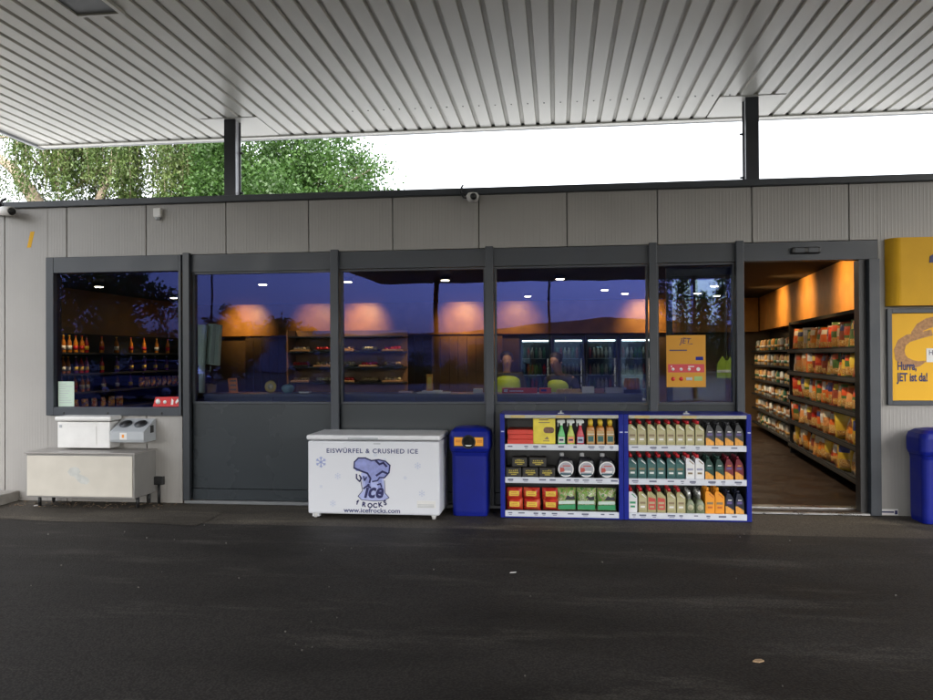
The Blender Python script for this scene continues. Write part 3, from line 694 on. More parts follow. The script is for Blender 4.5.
M['cap_red'] = mat('cap_red', (.5, .012, .02), .4)
def bottle_kind(kind, body, label, cap, extra=None):
    """returns mesh list [(part name, mesh)] for a 23 cm bottle, local origin at base centre"""
    parts = []; d = .032
    if kind == 'slant':      # jug with the neck at the left and a long sloping shoulder
        p = [(-.041, .0), (.038, 0), (.041, .006), (.041, .150), (.034, .163), (-.006, .200), (-.034, .203), (-.041, .185)]
        c = MB(); c.prism(p, -d, d, 'y')
        parts.append(('body', c.mesh('body', body)))
        c = MB(); c.lathe([(.0165, 0), (.0165, .026), (.012, .032)], (-.020, 0, .203), 12); parts.append(('cap', c.mesh('cap', cap)))
        c = MB(); c.prism([(-.034, .03), (.034, .03), (.034, .135), (-.034, .150)], -d-.0016, -d-.0004, 'y', 0)
        c.box(-.028, .026, -d-.003, -d-.0017, .085, .105, 1); c.box(-.022, .02, -d-.003, -d-.0017, .048, .066, 2)
        c.prism([(-.012, .175), (.03, .140), (.033, .148), (-.006, .183)], -d-.0016, -d-.0004, 'y', 2)
        parts.append(('label', c.mesh('label', label)))
    elif kind == 'round':    # dark jug with rounded shoulders and a flared orange foot
        p = [(-.038, .0), (.038, 0), (.041, .05), (.038, .12), (.028, .158), (.012, .178), (.006, .196), (-.024, .196), (-.030, .165), (-.038, .13), (-.041, .06)]
        c = MB(); c.prism(p, -d, d, 'y'); parts.append(('body', c.mesh('body', body)))
        c = MB(); c.lathe([(.015, 0), (.015, .022), (.011, .026)], (-.010, 0, .196), 12); parts.append(('cap', c.mesh('cap', cap)))
        c = MB(); c.prism([(-.037, .003), (.037, .003), (.039, .035), (-.02, .075), (-.038, .075)], -d-.0014, -d-.0004, 'y', 0)
        c.prism([(-.018, .128), (.016, .128), (.02, .136), (-.014, .138)], -d-.0014, -d-.0004, 'y', 1)
        c.box(-.025, .022, -d-.0014, -d-.0004, .095, .118, 2)
        parts.append(('label', c.mesh('label', label)))
    elif kind == 'spray':
        c = MB(); c.loft([rrect(0, 0, .07, .045, .015, .0), rrect(0, 0, .076, .05, .018, .01), rrect(0, 0, .074, .05, .018, .085), rrect(0, 0, .045, .038, .012, .13), rrect(0, 0, .026, .026, .010, .165), rrect(0, 0, .026, .026, .010, .185)], 0)
        parts.append(('body', c.mesh('body', body)))
        c = MB(); c.prism([(-.04, .215), (-.038, .232), (.02, .236), (.036, .225), (.036, .21), (.014, .205), (.012, .186), (-.012, .186), (-.014, .208)], -.014, .014, 'y'); c.prism([(-.034, .214), (-.026, .212), (-.030, .175), (-.036, .170)], -.005, .005, 'y')
        parts.append(('trigger_head', c.mesh('trigger_head', cap)))
        c = MB(); c.box(-.030, .030, -.0265, -.0255, .015, .075, 0); c.box(-.022, .02, -.0278, -.0266, .035, .052, 1)
        parts.append(('label', c.mesh('label', label)))
    elif kind == 'squat':
        c = MB(); c.loft([rrect(0, 0, .078, .06, .02, .0), rrect(0, 0, .084, .065, .022, .01), rrect(0, 0, .084, .065, .022, .13), rrect(0, 0, .07, .055, .02, .165), rrect(0, 0, .034, .034, .015, .185)], 0)
        parts.append(('body', c.mesh('body', body)))
        c = MB(); c.lathe([(.020, 0), (.024, .03), (.019, .055), (.008, .062)], (0, 0, .184), 14); parts.append(('cap', c.mesh('cap', cap)))
        c = MB(); c.box(-.034, .034, -.0345, -.0328, .012, .135, 0); c.box(-.026, .026, -.0358, -.0346, .03, .085, 1)
        c.box(-.034, .034, -.0358, -.0346, .1, .106, 2); parts.append(('label', c.mesh('label', label)))
    elif kind == 'jug':      # flat bottle with a bulging round white-capped neck
        c = MB(); c.loft([rrect(0, 0, .085, .05, .02, .0), rrect(0, 0, .09, .055, .02, .01), rrect(0, 0, .09, .055, .025, .08), rrect(0, 0, .055, .045, .02, .115), rrect(-.008, 0, .03, .03, .012, .135)], 0)
        parts.append(('body', c.mesh('body', body)))
        c = MB(); c.lathe([(.018, 0), (.018, .03), (.024, .032), (.014, .06), (.010, .085)], (-.010, 0, .134), 14); parts.append(('cap', c.mesh('cap', cap)))
        c = MB(); c.lathe([(.028, 0), (.0279, -.0012)], (0, -.0280, .055), 18, axis='y'); parts.append(('label', c.mesh('label', label[0])))
    return parts
def place(parts, name, label, cat, group, loc, rz=0.):
    t = thing(name, label, cat, loc, rz, group)
    for pn, me in parts: link(pn, me, t)
    return t
gold = mat('oil_gold', (.36, .33, .16), .4, metal=.25, var=.06, vscale=30); goldl = mat('gold_label', (.42, .38, .22), .45, var=.08, vscale=50); goldd = mat('gold_dark_print', (.22, .16, .09), .5)
teal = mat('oil_teal', (.012, .075, .075), .4); teall = mat('teal_label', (.03, .11, .10), .45, var=.2, vscale=60)
wh = mat('oil_white', (.72, .72, .74), .4); dgr = mat('oil_charcoal', (.035, .036, .04), .35); dgn = mat('oil_bottle_green', (.01, .045, .035), .35); mar = mat('oil_maroon', (.16, .008, .02), .35); navy = mat('oil_navy', (.010, .014, .035), .35)
org = mat('oil_orange', (.80, .30, .015), .4); orf = mat('orange_flare', (.72, .33, .05), .4, var=.2, vscale=40); grn = mat('label_green', (.03, .28, .12), .45); redl = mat('label_red', (.50, .06, .05), .45); olive = mat('jug_olive', (.14, .17, .09), .25, var=.15, vscale=30)
silver = mat('cap_silver', (.55, .56, .55), .25, metal=.6); purple = mat('print_purple', (.10, .07, .22), .5); whp = M['white']
K1 = {
 'gold': ('slant', gold, [goldl, goldd, whp], M['cap_red'], 'gold oil bottle, red cap'),
 'charcoal': ('round', dgr, [orf, whp, purple], dgr, 'charcoal oil bottle, orange foot'),
 'teal': ('slant', teal, [teall, goldd, whp], M['cap_red'], 'dark teal oil bottle with red cap'),
 'white': ('slant', wh, [whp, mat('print_grey', (.3, .3, .4), .5), goldd], M['cap_red'], 'white oil bottle with red cap'),
 'green': ('round', dgn, [orf, whp, teall], dgn, 'dark green oil bottle with orange foot'),
 'maroon': ('round', mar, [orf, orf, purple], mar, 'maroon oil bottle with orange foot'),
 'whitegreen': ('slant', wh, [whp, grn, grn], M['cap_red'], 'white and green oil bottle with red cap'),
 'redlabel': ('slant', gold, [redl, goldl, goldl], M['cap_red'], 'gold oil bottle with red label'),
 'jug': ('jug', olive, [mat('jug_label', (.42, .40, .26), .4, var=.3, vscale=60)], silver, 'squat olive bottle with tall silver cap'),
 'orange': ('slant', org, [org, goldd, M['rust']], org, 'plain orange oil bottle with orange cap'),
 'navy': ('round', navy, [orf, whp, purple], navy, 'navy blue oil bottle with orange foot'),
}
rows = [('top', .7225, ['gold']*8+['charcoal']*4), ('middle', .3985, ['teal']*6+['white']*2+['green']*2+['maroon']*2),
        ('bottom', .0705, ['whitegreen', 'gold', 'redlabel', 'redlabel', 'gold', 'gold', 'jug', 'jug', 'orange', 'orange', 'navy', 'navy'])]
cache = {}
for rn, z, ks in rows:
    for k, kk in enumerate(ks):
        kind, bo, la, ca, desc = K1[kk]
        if kk not in cache: cache[kk] = bottle_kind(kind, bo, la, ca)
        x = .728+k*.0905+random.uniform(-.003, .003)
        s_ = 1.06 if kk == 'orange' else 1.
        for row in range(3):
            lab = f'{desc}, {ORD[k]} from left, {rn} shelf, ' + ['front', 'middle', 'rear'][row] + ' row'
            o = place(cache[kk], 'oil_bottle', lab, 'bottle', 'oil bottles on the blue rack', (x+random.uniform(-.002, .002), -.375+row*.098+random.uniform(-.004, .004), z), R(random.uniform(-3, 3)))
            o.scale = (s_, 1, s_)
# left rack goods
red_box = mat('red_carton', (.62, .05, .03), .5, var=.08, vscale=14)
for k in range(3):
    c = MB(); c.box(-.24+.0, .03, -.15, .15, 0, .046, 0, bev=.004); t = tag(c.build('flat_carton', red_box, None, (-.255-.004*k, -.25, .723+k*.0475)), f'flat red carton, {["lowest", "middle one", "topmost"][k]} of the pile on the left rack', 'carton', 'flat red cartons')
    t.location.x = -.245+random.uniform(-.004, .004)
t = thing('seed_pack', 'yellow upright pack with brown oval panel beside the red cartons', 'pack', (-.125, -.375, .723))
c = MB(); c.box(-.11, .108, -.035, .035, 0, .262, 0, bev=.012); c.build('body', mat('pack_yellow', (.72, .58, .06), .5, var=.12, vscale=14), t)
c = MB(); c.loft([rrect(.04, 0, .12, .055, .027, 0)], 0) if False else c.prism([(p[0]+.045, p[1]+.14) for p in rrect(0, 0, .105, .06, .028, 0)], -.0375, -.0352, 'y'); c.build('oval_panel', mat('oval_brown', (.16, .08, .05), .5, var=.3, vscale=60), t)
c = MB(); c.box(-.05, .04, -.037, -.0352, .235, .246); c.box(-.055, .055, -.037, -.0352, .21, .219); c.box(-.01, .05, -.037, -.0352, .03, .038); c.prism([(.0, .05), (.03, .08), (.045, .05)], -.037, -.0352, 'y'); c.build('print', goldd, t)
sp = [('green', (.08, .42, .12), (.55, .6, .5), 0), ('lime yellow', (.40, .48, .06), (.75, .3, .15), 1), ('red', (.45, .02, .04), (.35, .4, .5), 2)]
for nm, bc, lc, k in sp:
    pr = bottle_kind('spray', mat('spray_'+nm.replace(' ', '_'), bc, .25), [mat('spray_label'+str(k), lc, .4), M['ink']], mat('trigger_white', (.62, .66, .62), .4))
    for row in range(2):
        place(pr, 'spray_bottle', f'{nm} trigger spray bottle with pale head, {["front", "rear"][row]} row, left rack', 'bottle', 'trigger spray bottles', (.042+k*.0925, -.375+row*.12, .723))
amb = mat('amber_liquid', (.42, .16, .02), .25); yc = mat('cap_yellow', (.75, .52, .04), .4)
pr = bottle_kind('squat', amb, [mat('amber_label', (.45, .30, .12), .4), mat('label_teal', (.02, .10, .10), .4), whp], yc)
for k in range(3):
    for row in range(2):
        place(pr, 'cleaner_bottle', f'amber bottle with yellow cap, {["left", "middle", "right"][k]} of three on left rack, {"front" if row == 0 else "behind the front one"}', 'bottle', 'amber bottles with yellow caps', (.327+k*.094, -.375+row*.12, .723))
# dark boxes with yellow print
bx = mat('dark_carton', (.018, .016, .014), .45); yp = mat('yellow_print', (.42, .33, .04), .5, var=.3, vscale=50)
def dark_box(lab, x, z, w):
    t = thing('dark_carton', lab, 'carton', (x, -.375, z), 0, 'dark cartons with yellow print')
    c = MB(); c.box(-w/2, w/2, -.05, .09, 0, .098, 0, bev=.012); c.build('body', bx, t)
    c = MB(); c.box(-w*.3, w*.32, -.0525, -.0502, .04, .052)
    for q in range(5): c.box(-w*.28+q*w*.12, -w*.28+q*w*.12+w*.07, -.0525, -.0502, .06, .060+random.uniform(.008, .018))
    c.box(-w*.15, w*.2, -.0525, -.0502, .024, .032); c.build('print', yp, t)
dark_box('black carton with yellow print, left one of the lower three', -.43, .399, .155)
dark_box('black carton with yellow print, middle one of the lower three', -.265, .399, .155)
dark_box('black carton with yellow print, right one of the lower three', -.10, .399, .155)
dark_box('black carton with yellow print, left one of the stacked two', -.37, .4985, .15)
dark_box('black carton with yellow print, right one of the stacked two', -.19, .4985, .17)
# black jugs with round labels
c = MB(); c.loft([rrect(0, 0, .15, .10, .04, .0), rrect(0, 0, .175, .11, .05, .03), rrect(0, 0, .18, .115, .055, .10), rrect(0, 0, .15, .10, .048, .165), rrect(-.02, 0, .08, .07, .03, .195), rrect(-.04, 0, .04, .04, .018, .205)], 0, smooth=False)
jb = c.mesh('body', mat('jug_black', (.014, .014, .018), .28))
c = MB(); c.lathe([(.022, 0), (.022, .028), (.018, .032)], (-.04, 0, .205), 14); jc = c.mesh('cap', mat('cap_grey', (.36, .36, .37), .4))
c = MB(); c.lathe([(.076, 0), (.0759, -.0012)], (0, -.0590, .085), 30, axis='y', m=0, smooth=False); c.lathe([(.066, 0), (.0659, -.0012)], (0, -.0605, .085), 30, axis='y', m=1, smooth=False)
c.prism([(-.055, .055), (-.01, .065), (-.02, .10), (-.055, .10)], -.0632, -.0619, 'y', 2); c.box(-.02, .05, -.0632, -.0619, .055, .07, 0); c.box(-.055, .055, -.0632, -.0619, .03, .045, 3)
c.box(-.03, .045, -.0632, -.0619, .112, .122, 2)
jl = c.mesh('label', [whp, mat('jug_disc', (.36, .36, .40), .4, var=.12, vscale=40), mat('jug_red', (.45, .08, .06), .4), mat('jug_teal', (.02, .08, .10), .4)])
for k in range(3):
    place([('body', jb), ('cap', jc), ('label', jl)], 'washer_fluid_jug', f'black screenwash jug with round pale label, {["left", "middle", "right"][k]} of three on middle shelf', 'jug', 'black jugs with round labels', (.085+k*.196, -.362, .399), R(random.uniform(-4, 4)))
# bags
def pillow(w, h, d, seed, top=.0):
    rnd = random.Random(seed); c = MB(); nx, nz = 7, 9; vs = []; fs = []
    for s_ in (-1, 1):
        for j in range(nz+1):
            for i in range(nx+1):
                u = i/nx*2-1; v_ = j/nz; b_ = (1-abs(u)**2.6)*(1-abs(v_*2-1)**3.2)
                x = u*w/2*(1-.06*math.sin(v_*PI)**.5*(rnd.random()*.6)); z = v_*h
                vs.append((x, s_*(d/2*b_*(1+rnd.uniform(-.12, .12))+.003), z))
    N = (nx+1)*(nz+1)
    for s_ in range(2):
        for j in range(nz):
            for i in range(nx):
                a = s_*N+j*(nx+1)+i; fs.append((a, a+1, a+nx+2, a+nx+1))
    for j in range(nz):
        for i in (0, nx): a = j*(nx+1)+i; fs.append((a, a+nx+1, N+a+nx+1, N+a))
    for i in range(nx):
        for j in (0, nz): a = j*(nx+1)+i; fs.append((a, a+1, N+a+1, N+a))
    c.add(vs, fs, 0, True); return c
rb = mat_print('red_bag_print', [(.52, .035, .02), (.55, .05, .03), (.42, .02, .015), (.58, .10, .04)], 7, .4)
rme = [pillow(.165, .115, .10, s_).mesh('body', rb) for s_ in range(3)]
c = MB(); c.box(-.048, .05, -.0555, -.052, .038, .085, 0); c.box(-.035, .04, -.0568, -.0556, .05, .056, 1); c.box(-.03, .03, -.0568, -.0556, .066, .071, 1); rl = c.mesh('label', [mat('bag_label_yellow', (.68, .50, .05), .45), M['rust']])
for col_ in range(3):
    for lev in range(2):
        x = -.425+col_*.178+random.uniform(-.008, .008)
        place([('body', rme[(col_+lev) % 3]), ('label', rl)], 'charcoal_bag', f'red bag with yellow label, {["lower", "upper"][lev]} one in {["left", "middle", "right"][col_]} pile on bottom shelf', 'bag', 'red bags on the bottom shelf', (x, -.365, .072+lev*.106), R(random.uniform(-8, 8)))
gb = mat_print('soil_bag_print', [(.10, .30, .03), (.32, .22, .12), (.16, .34, .05), (.45, .40, .30), (.06, .20, .03)], 22, .35)
gm = [pillow(.19, .225, .11, 20+s_).mesh('body', gb) for s_ in range(2)]
c = MB(); c.prism([(-.08, .07), (.08, .075), (.08, .105), (-.08, .10)], -.062, -.054, 'y', 0); c.prism([(-.085, .02), (.085, .02), (.083, .068), (-.083, .06)], -.060, -.046, 'y', 1); c.prism([(-.02, .11), (.08, .115), (.075, .15), (.04, .14), (.01, .155)], -.061, -.054, 'y', 2)
gl = c.mesh('label', [mat('bag_white_band', (.5, .6, .55), .4), mat('bag_green_band', (.03, .25, .10), .4), mat('bag_black', (.02, .02, .03), .4)])
for k in range(3):
    place([('body', gm[k % 2]), ('label', gl)], 'soil_bag', f'green printed garden soil bag, {["left", "middle", "right"][k]} of three on bottom shelf', 'bag', 'green soil bags', (.085+k*.196, -.36, .072), R(random.uniform(-6, 6)))

# ------------------------------------------------------------------ inside the shop
# counter ledge behind the big windows
t = thing('window_counter', 'long blue grey counter running behind the front windows', 'counter', (-1.5, .42, 0))
c = MB(); c.box(-2.44, 2.40, -.2, .25, 1.155, 1.185); c.build('top', mat('counter_top', (.10, .12, .15), .3), t)
c = MB()
for k in range(6): c.box(-2.44+k*.807, -2.44+k*.807+.797, -.17, -.15, .03, 1.152)
c.build('front_panels', mat('counter_front', (.06, .075, .10), .5), t)
# display stand with pale panels
t = thing('display_screen_stand', 'pale green screens on a post, seen from behind through second window', 'display', (-4.12, .46, 1.187))
dp = mat('pale_green_plastic', (.62, .74, .70), .5)
c = MB(); c.tube([(.05, 0, 0), (.05, 0, .62)], .036, 14); c.build('post', dp, t)
for nm, rx, x in (('screen_panel', .30, -.02), ('screen_panel', .05, .16)):
    c = MB(); c.box(-.115, .085, -.02, .02, .35, .82, 0, bev=.008); o = c.build(nm, dp, t, (x, .03, -.03)); o.rotation_euler = (0, R(5), R(-24))
c = MB(); c.box(.13, .17, -.028, -.02, .35, .81); c.tube([(.13, .0, .32), (.125, 0, .25)], .008); o = c.build('edge_trim', mat('pale_trim', (.45, .52, .50), .4), t); o.rotation_euler = (0, R(5), 0)
def small(name, label, cat, fn, mats, loc, rz=0.):
    c = MB(); fn(c); return tag(c.build(name, mats, None, loc, rz), label, cat)
small('menu_card', 'small orange menu card standing on the window counter', 'card', lambda c: (c.prism([(-.05, 0), (.05, 0), (.035, .17), (-.065, .17)], -.01, 0, 'y', 0), [c.box(-.04, .03, -.0125, -.0105, .03+k*.05, .05+k*.05, 1) for k in range(3)]), [mat('card_orange', (.75, .22, .03), .5), goldd], (-3.66, .40, 1.187), R(8))
small('menu_card', 'small brown card standing by the pale screens', 'card', lambda c: c.prism([(-.05, 0), (.05, 0), (.06, .10), (-.06, .11)], -.012, 0, 'y'), mat('card_brown', (.25, .14, .07), .5), (-3.93, .42, 1.187))
small('plate', 'round yellow plate leaning on the window counter', 'plate', lambda c: (c.lathe([(.065, 0), (.07, -.012), (.05, -.014)], (0, 0, .072), 20, axis='y', m=0), c.lathe([(.035, 0), (.0349, -.002)], (0, -.0145, .072), 16, axis='y', m=1)), [mat('plate_yellow', (.62, .45, .06), .4), mat('plate_cream', (.6, .52, .3), .4)], (-3.22, .40, 1.187))
small('bowl', 'pale blue bowl on the counter right of the yellow plate', 'bowl', lambda c: c.lathe([(.04, 0), (.065, .03), (.075, .06), (.06, .085), (.03, .098)], n=18), mat('bowl_pale', (.25, .42, .45), .4), (-3.02, .40, 1.187))
small('paper_tray', 'flat white tray lying on the counter near the mullion', 'tray', lambda c: c.box(-.06, .06, -.05, .05, 0, .02, bev=.004), M['white'], (-2.82, .40, 1.187))
small('menu_card', 'tall orange and yellow card standing on the third window counter', 'card', lambda c: (c.box(-.035, .035, -.01, 0, .02, .21, 0), c.box(-.022, .022, -.0125, -.0105, .05, .18, 1)), [mat('card_amber', (.72, .32, .03), .5), mat('card_yellow', (.8, .55, .08), .5)], (-1.39, .36, 1.187))
small('serving_tray', 'flat pale serving tray under the tall orange card', 'tray', lambda c: (c.box(-.17, .19, -.08, .08, 0, .012, bev=.003), c.box(-.12, .10, -.05, .07, .013, .03, bev=.004)), M['white'], (-1.36, .40, 1.187))
small('napkin_holder', 'white napkin pack at the right end of third window', 'napkins', lambda c: c.box(-.05, .05, -.04, .04, 0, .05, bev=.006), M['white'], (-.86, .40, 1.187))
small('paper_stack', 'low pinkish stack of paper left of the pale tray', 'paper', lambda c: c.box(-.08, .07, -.04, .04, 0, .022, bev=.004), mat('pink_paper', (.5, .38, .4), .5), (-1.66, .40, 1.187))
def redstrip(c):
    c.box(-.28, .10, -.02, .02, 0, .06, 0); c.box(-.26, -.22, -.0225, -.0205, .015, .045, 1); c.box(-.2, -.05, -.0225, -.0205, .02, .03, 1); c.box(.12, .25, -.02, .02, 0, .06, 0); c.box(.14, .2, -.0225, -.0205, .02, .045, 2)
small('promotion_strip', 'red shelf strip with white print below the cashier', 'sign', redstrip, [M['red'], M['white'], M['blue']], (-.31, .36, 1.187))
def buns(c):
    for k in range(9): c.lathe([(.012, 0), (.026, .01), (.022, .028), (.008, .036)], (-.11+k*.027, random.uniform(-.03, .03), .012), 10)
    c.box(-.14, .14, -.06, .06, 0, .012)
small('pastry_tray', 'tray of small golden pastries on the fourth window counter', 'pastries', buns, mat('bun_gold', (.62, .42, .18), .5, var=.2, vscale=30), (.13, .38, 1.187))
small('snack_carton', 'white carton beside the golden pastries', 'carton', lambda c: c.box(-.07, .06, -.05, .05, 0, .07, bev=.004), M['white'], (.34, .40, 1.187))
small('snack_carton', 'brown carton between two white cartons on the counter', 'carton', lambda c: c.box(-.05, .05, -.05, .05, 0, .05, bev=.004), mat('ct_brown', (.3, .12, .08), .5), (.455, .40, 1.187))
small('snack_carton', 'long pale carton right of the brown carton', 'carton', lambda c: c.box(-.11, .11, -.05, .05, 0, .06, bev=.004), mat('ct_pale', (.42, .4, .45), .5), (.63, .40, 1.187))
def basket(c):
    c.box(-.09, .09, -.06, .06, 0, .04, 0); [c.lathe([(.02, 0), (.024, .08), (.015, .12)], (-.06+.04*k, 0, .04), 10, m=1) for k in range(4)]
small('snack_basket', 'dark basket of orange bottles at right end of counter', 'basket', basket, [M['dark'], M['orange']], (.80, .40, 1.187))

# shelving with goods on the left wall, seen through the left window
def shelf_unit(name, label, x, ya, yb, zs, depth, side, mt):
    t = thing(name, label, 'shelving', (x, (ya+yb)/2, 0.026)); h = (yb-ya)/2
    c = MB(); c.box(0, .03, -h, h, 0, 2.0) if side > 0 else c.box(-.03, 0, -h, h, 0, 2.0); c.build('back_panel', mt, t)
    for z in zs:
        c = MB(); (c.box(.03, depth, -h, h, z-.03, z) if side > 0 else c.box(-depth, -.03, -h, h, z-.03, z)); c.build('shelf', mt, t)
    return t
shelf_unit('wall_shelving', 'tall dark wall shelving of bottles seen through the left window', -8.49, 2.6, 9.2, (.35, .66, .98, 1.30, 1.66), .42, 1, M['dark'])
bot_mats = [mat('drink_'+nm, c_, .2, coat=.3) for nm, c_ in (('clear', (.35, .36, .30)), ('green', (.03, .12, .03)), ('red', (.38, .02, .02)), ('amber', (.45, .16, .02)), ('orange', (.7, .24, .02)), ('purple', (.12, .04, .22)), ('brown', (.12, .05, .02)))]
def drink(mm, cap, k):
    c = MB(); c.lathe([(.036, 0), (.04, .01), (.04, .15), (.032, .19), (.014, .235), (.013, .275)], n=12); b_ = c.mesh('body', mm)
    c = MB(); c.lathe([(.016, 0), (.016, .022)], (0, 0, .275), 10); cp = c.mesh('cap', cap)
    c = MB(); c.lathe([(.0415, .05), (.0415, .12)], n=12); lb = c.mesh('label', [whp, M['red'], yc][k % 3])
    return [('body', b_), ('cap', cp), ('label', lb)]
dr = [drink(m_, [M['red'], M['white'], M['black'], yc][i % 4], i) for i, m_ in enumerate(bot_mats)]
cn = ['clear', 'green', 'red', 'amber', 'orange', 'purple', 'brown']
for r_, (z, rn) in enumerate(((1.687, 'top'), (1.327, 'second'), (1.007, 'third'))):
    seq = [[0, 0, 1, 2, 2, 3, 3, 4, 4, 2, 4, 3, 4, 4, 3, 4], [5, 0, 0, 5, 5, 3, 3, 5, 2, 2, 2, 5, 5, 5, 5, 5], [0, 3, 0, 3, 0, 3, 6, 4, 3, 3, 6, 6, 5, 5, 6, 6]][r_]
    for k in range(16):
        place(dr[seq[k]], 'drink_bottle', f'{cn[seq[k]]} drink bottle, {ORD[k]} from the window on the {rn} left-wall shelf', 'bottle', 'drink bottles on the left wall shelving', (-8.22+random.uniform(-.02, .02), 3.15+k*(.17 if k < 9 else .17)+(.3 if k > 9 else 0)*(k-9), z))
pk = mat_print('packet_print', [(.55, .35, .12), (.4, .1, .05), (.5, .45, .35), (.2, .16, .3), (.5, .25, .03)], 12, .4)
pm = pillow(.16, .2, .09, 77).mesh('body', pk)
for r_, (z, rn) in enumerate(((.687, 'fourth'), (1.007, 'third'))):
    for k in range(10):
        o = link('snack_packet', pm, None, (-8.18, 3.2+k*.27 if r_ == 0 else 6.4+k*.22, z), R(90+random.uniform(-15, 15)))
        tag(o, f'printed packet, {ORD[k]} from the window on the {rn} left-wall shelf', 'packet', 'packets on the left wall shelving')

# snack shelves along the right wall inside the door
ang = math.atan2(.86, 8.89)
W0 = Vector((3.69, .37))
wd = Vector((math.sin(ang), math.cos(ang))); wn = Vector((-math.cos(ang), math.sin(ang)))
def wall_pt(s_, o_): p = W0+wd*s_+wn*o_; return p.x, p.y
t = thing('snack_shelving', 'dark shelving of snack bags along the wall inside the open door', 'shelving', (W0.x, W0.y, .026), -ang)
c = MB(); c.box(-.03, .0, .1, 4.35, 0, 2.03); c.box(-.43, -.03, 4.35, 4.39, 0, 2.03); c.box(-.43, -.03, .06, .098, 0, 2.03); c.build('back_panel', M['dark'], t)
SZ = (.16, .52, .90, 1.28, 1.62)
for z in SZ:
    c = MB(); c.box(-.45, -.031, .1, 4.349, z-.035, z); c.box(-.465, -.451, .1, 4.349, z-.04, z+.03); c.build('shelf', M['dark'], t)
    c = MB(); c.box(-.47, -.4655, .12, 4.3, z-.03, z+.012); c.build('price_rail', mat('rail_dull', (.035, .033, .03), .5), t)
t.children[0]
c = MB(); c.box(-.43, -.0, .1, 4.39, 2.031, 2.07); c.build('top', M['dark'], t)
def mat_pick(name, cols, k_, rough=.35):
    m, n, l, b = nt(name); oi = n.new('ShaderNodeObjectInfo')
    a = n.new('ShaderNodeMath'); a.operation = 'MULTIPLY'; a.inputs[1].default_value = k_; l.new(oi.outputs['Random'], a.inputs[0])
    f = n.new('ShaderNodeMath'); f.operation = 'FRACT'; l.new(a.outputs[0], f.inputs[0])
    rr = ramp(n, [(q/len(cols), c_) for q, c_ in enumerate(cols)]); rr.color_ramp.interpolation = 'CONSTANT'
    l.new(f.outputs[0], rr.inputs[0]); l.new(rr.outputs[0], b.inputs['Base Color']); b.inputs['Roughness'].default_value = rough
    b.inputs['Coat Weight'].default_value = .3; return m
pk_body = mat_pick('packet_film', [(.75, .22, .02), (.55, .03, .02), (.80, .50, .05), (.60, .50, .42), (.72, .30, .10), (.10, .18, .05), (.30, .06, .03), (.78, .16, .03)], 3.7)
pk_logo = mat_pick('packet_logo', [(.80, .70, .50), (.75, .10, .03), (.85, .60, .08), (.05, .06, .20), (.8, .75, .7)], 7.3)
pk_food = mat_print('packet_food_print', [(.72, .42, .10), (.45, .16, .04), (.80, .60, .28), (.60, .25, .05)], 40, .4)
sms = []
for k in range(5):
    c = pillow(.215, .325, .085, 50+k); nx, nz = 7, 9
    rq = random.Random(400+k); f0 = 2+rq.randrange(2); f1 = 5+rq.randrange(2)
    for fi in range(2*nx*nz):
        q = fi % (nx*nz); jj, ii = divmod(q, nx)
        c.m[fi] = 1 if (f1 <= jj < 8 and 1 <= ii <= 5) else (2 if (1 <= jj < f0+1 and (1 <= ii <= 5)) else 0)
        c.sm[fi] = k % 2 == 0
    sms.append(c.mesh('body', [pk_body, pk_logo, pk_food]))
for r_, z in enumerate(SZ):
    for k in range(20):
        x, y = wall_pt(.24+k*.208, .36+random.uniform(-.03, .02))
        o = link('snack_bag', sms[(k*3+r_) % 5], None, (x, y, z+.028), -ang+R(-90+random.uniform(2, 46)))
        o.rotation_euler.x = R(random.uniform(-12, 8)); o.scale = (1, 1, random.uniform(.9, 1.06))
        tag(o, f'printed snack bag, {ORD[k]} from the doorway on {["bottom", "second lowest", "middle", "second highest", "top"][r_]} shelf', 'snack bag', 'snack bags on the shelving inside the door')
t = thing('drinks_shelving', 'dark shelving of small bottles and cans at the back of the right wall', 'shelving', (W0.x, W0.y, .026), -ang)
c = MB(); c.box(-.03, .0, 4.5, 8.6, 0, 2.03); c.build('back_panel', M['dark'], t)
SZ2 = (.16, .46, .76, 1.06, 1.36, 1.64)
for z in SZ2:
    c = MB(); c.box(-.40, -.031, 4.5, 8.6, z-.03, z); c.build('shelf', M['dark'], t)
cm = [mat('carton_'+str(i), c_, .4) for i, c_ in enumerate([(.6, .42, .2), (.45, .4, .34), (.3, .14, .06), (.05, .16, .09), (.55, .3, .08), (.5, .5, .45)])]
cms = []
for i, m_ in enumerate(cm):
    c = MB(); c.lathe([(.04, 0), (.046, .01), (.046, .15+.02*(i % 3)), (.03, .19), (.02, .21)], n=12, m=0); c.lathe([(.047, .05), (.047, .10)], n=12, m=1)
    cms.append(c.mesh('can', [m_, cm[(i+3) % 6]]))
for r_, z in enumerate(SZ2):
    for k in range(18):
        x, y = wall_pt(4.62+k*.22, .31+random.uniform(-.02, .02)); i = random.randrange(6)
        tag(link('drink_container', cms[i], None, (x, y, z+.027)), f'small drink container, {ORD[k]} from the snack bags on {["lowest", "second lowest", "third lowest", "third highest", "second highest", "topmost"][r_]} back shelf', 'drink', 'containers on the back shelving')

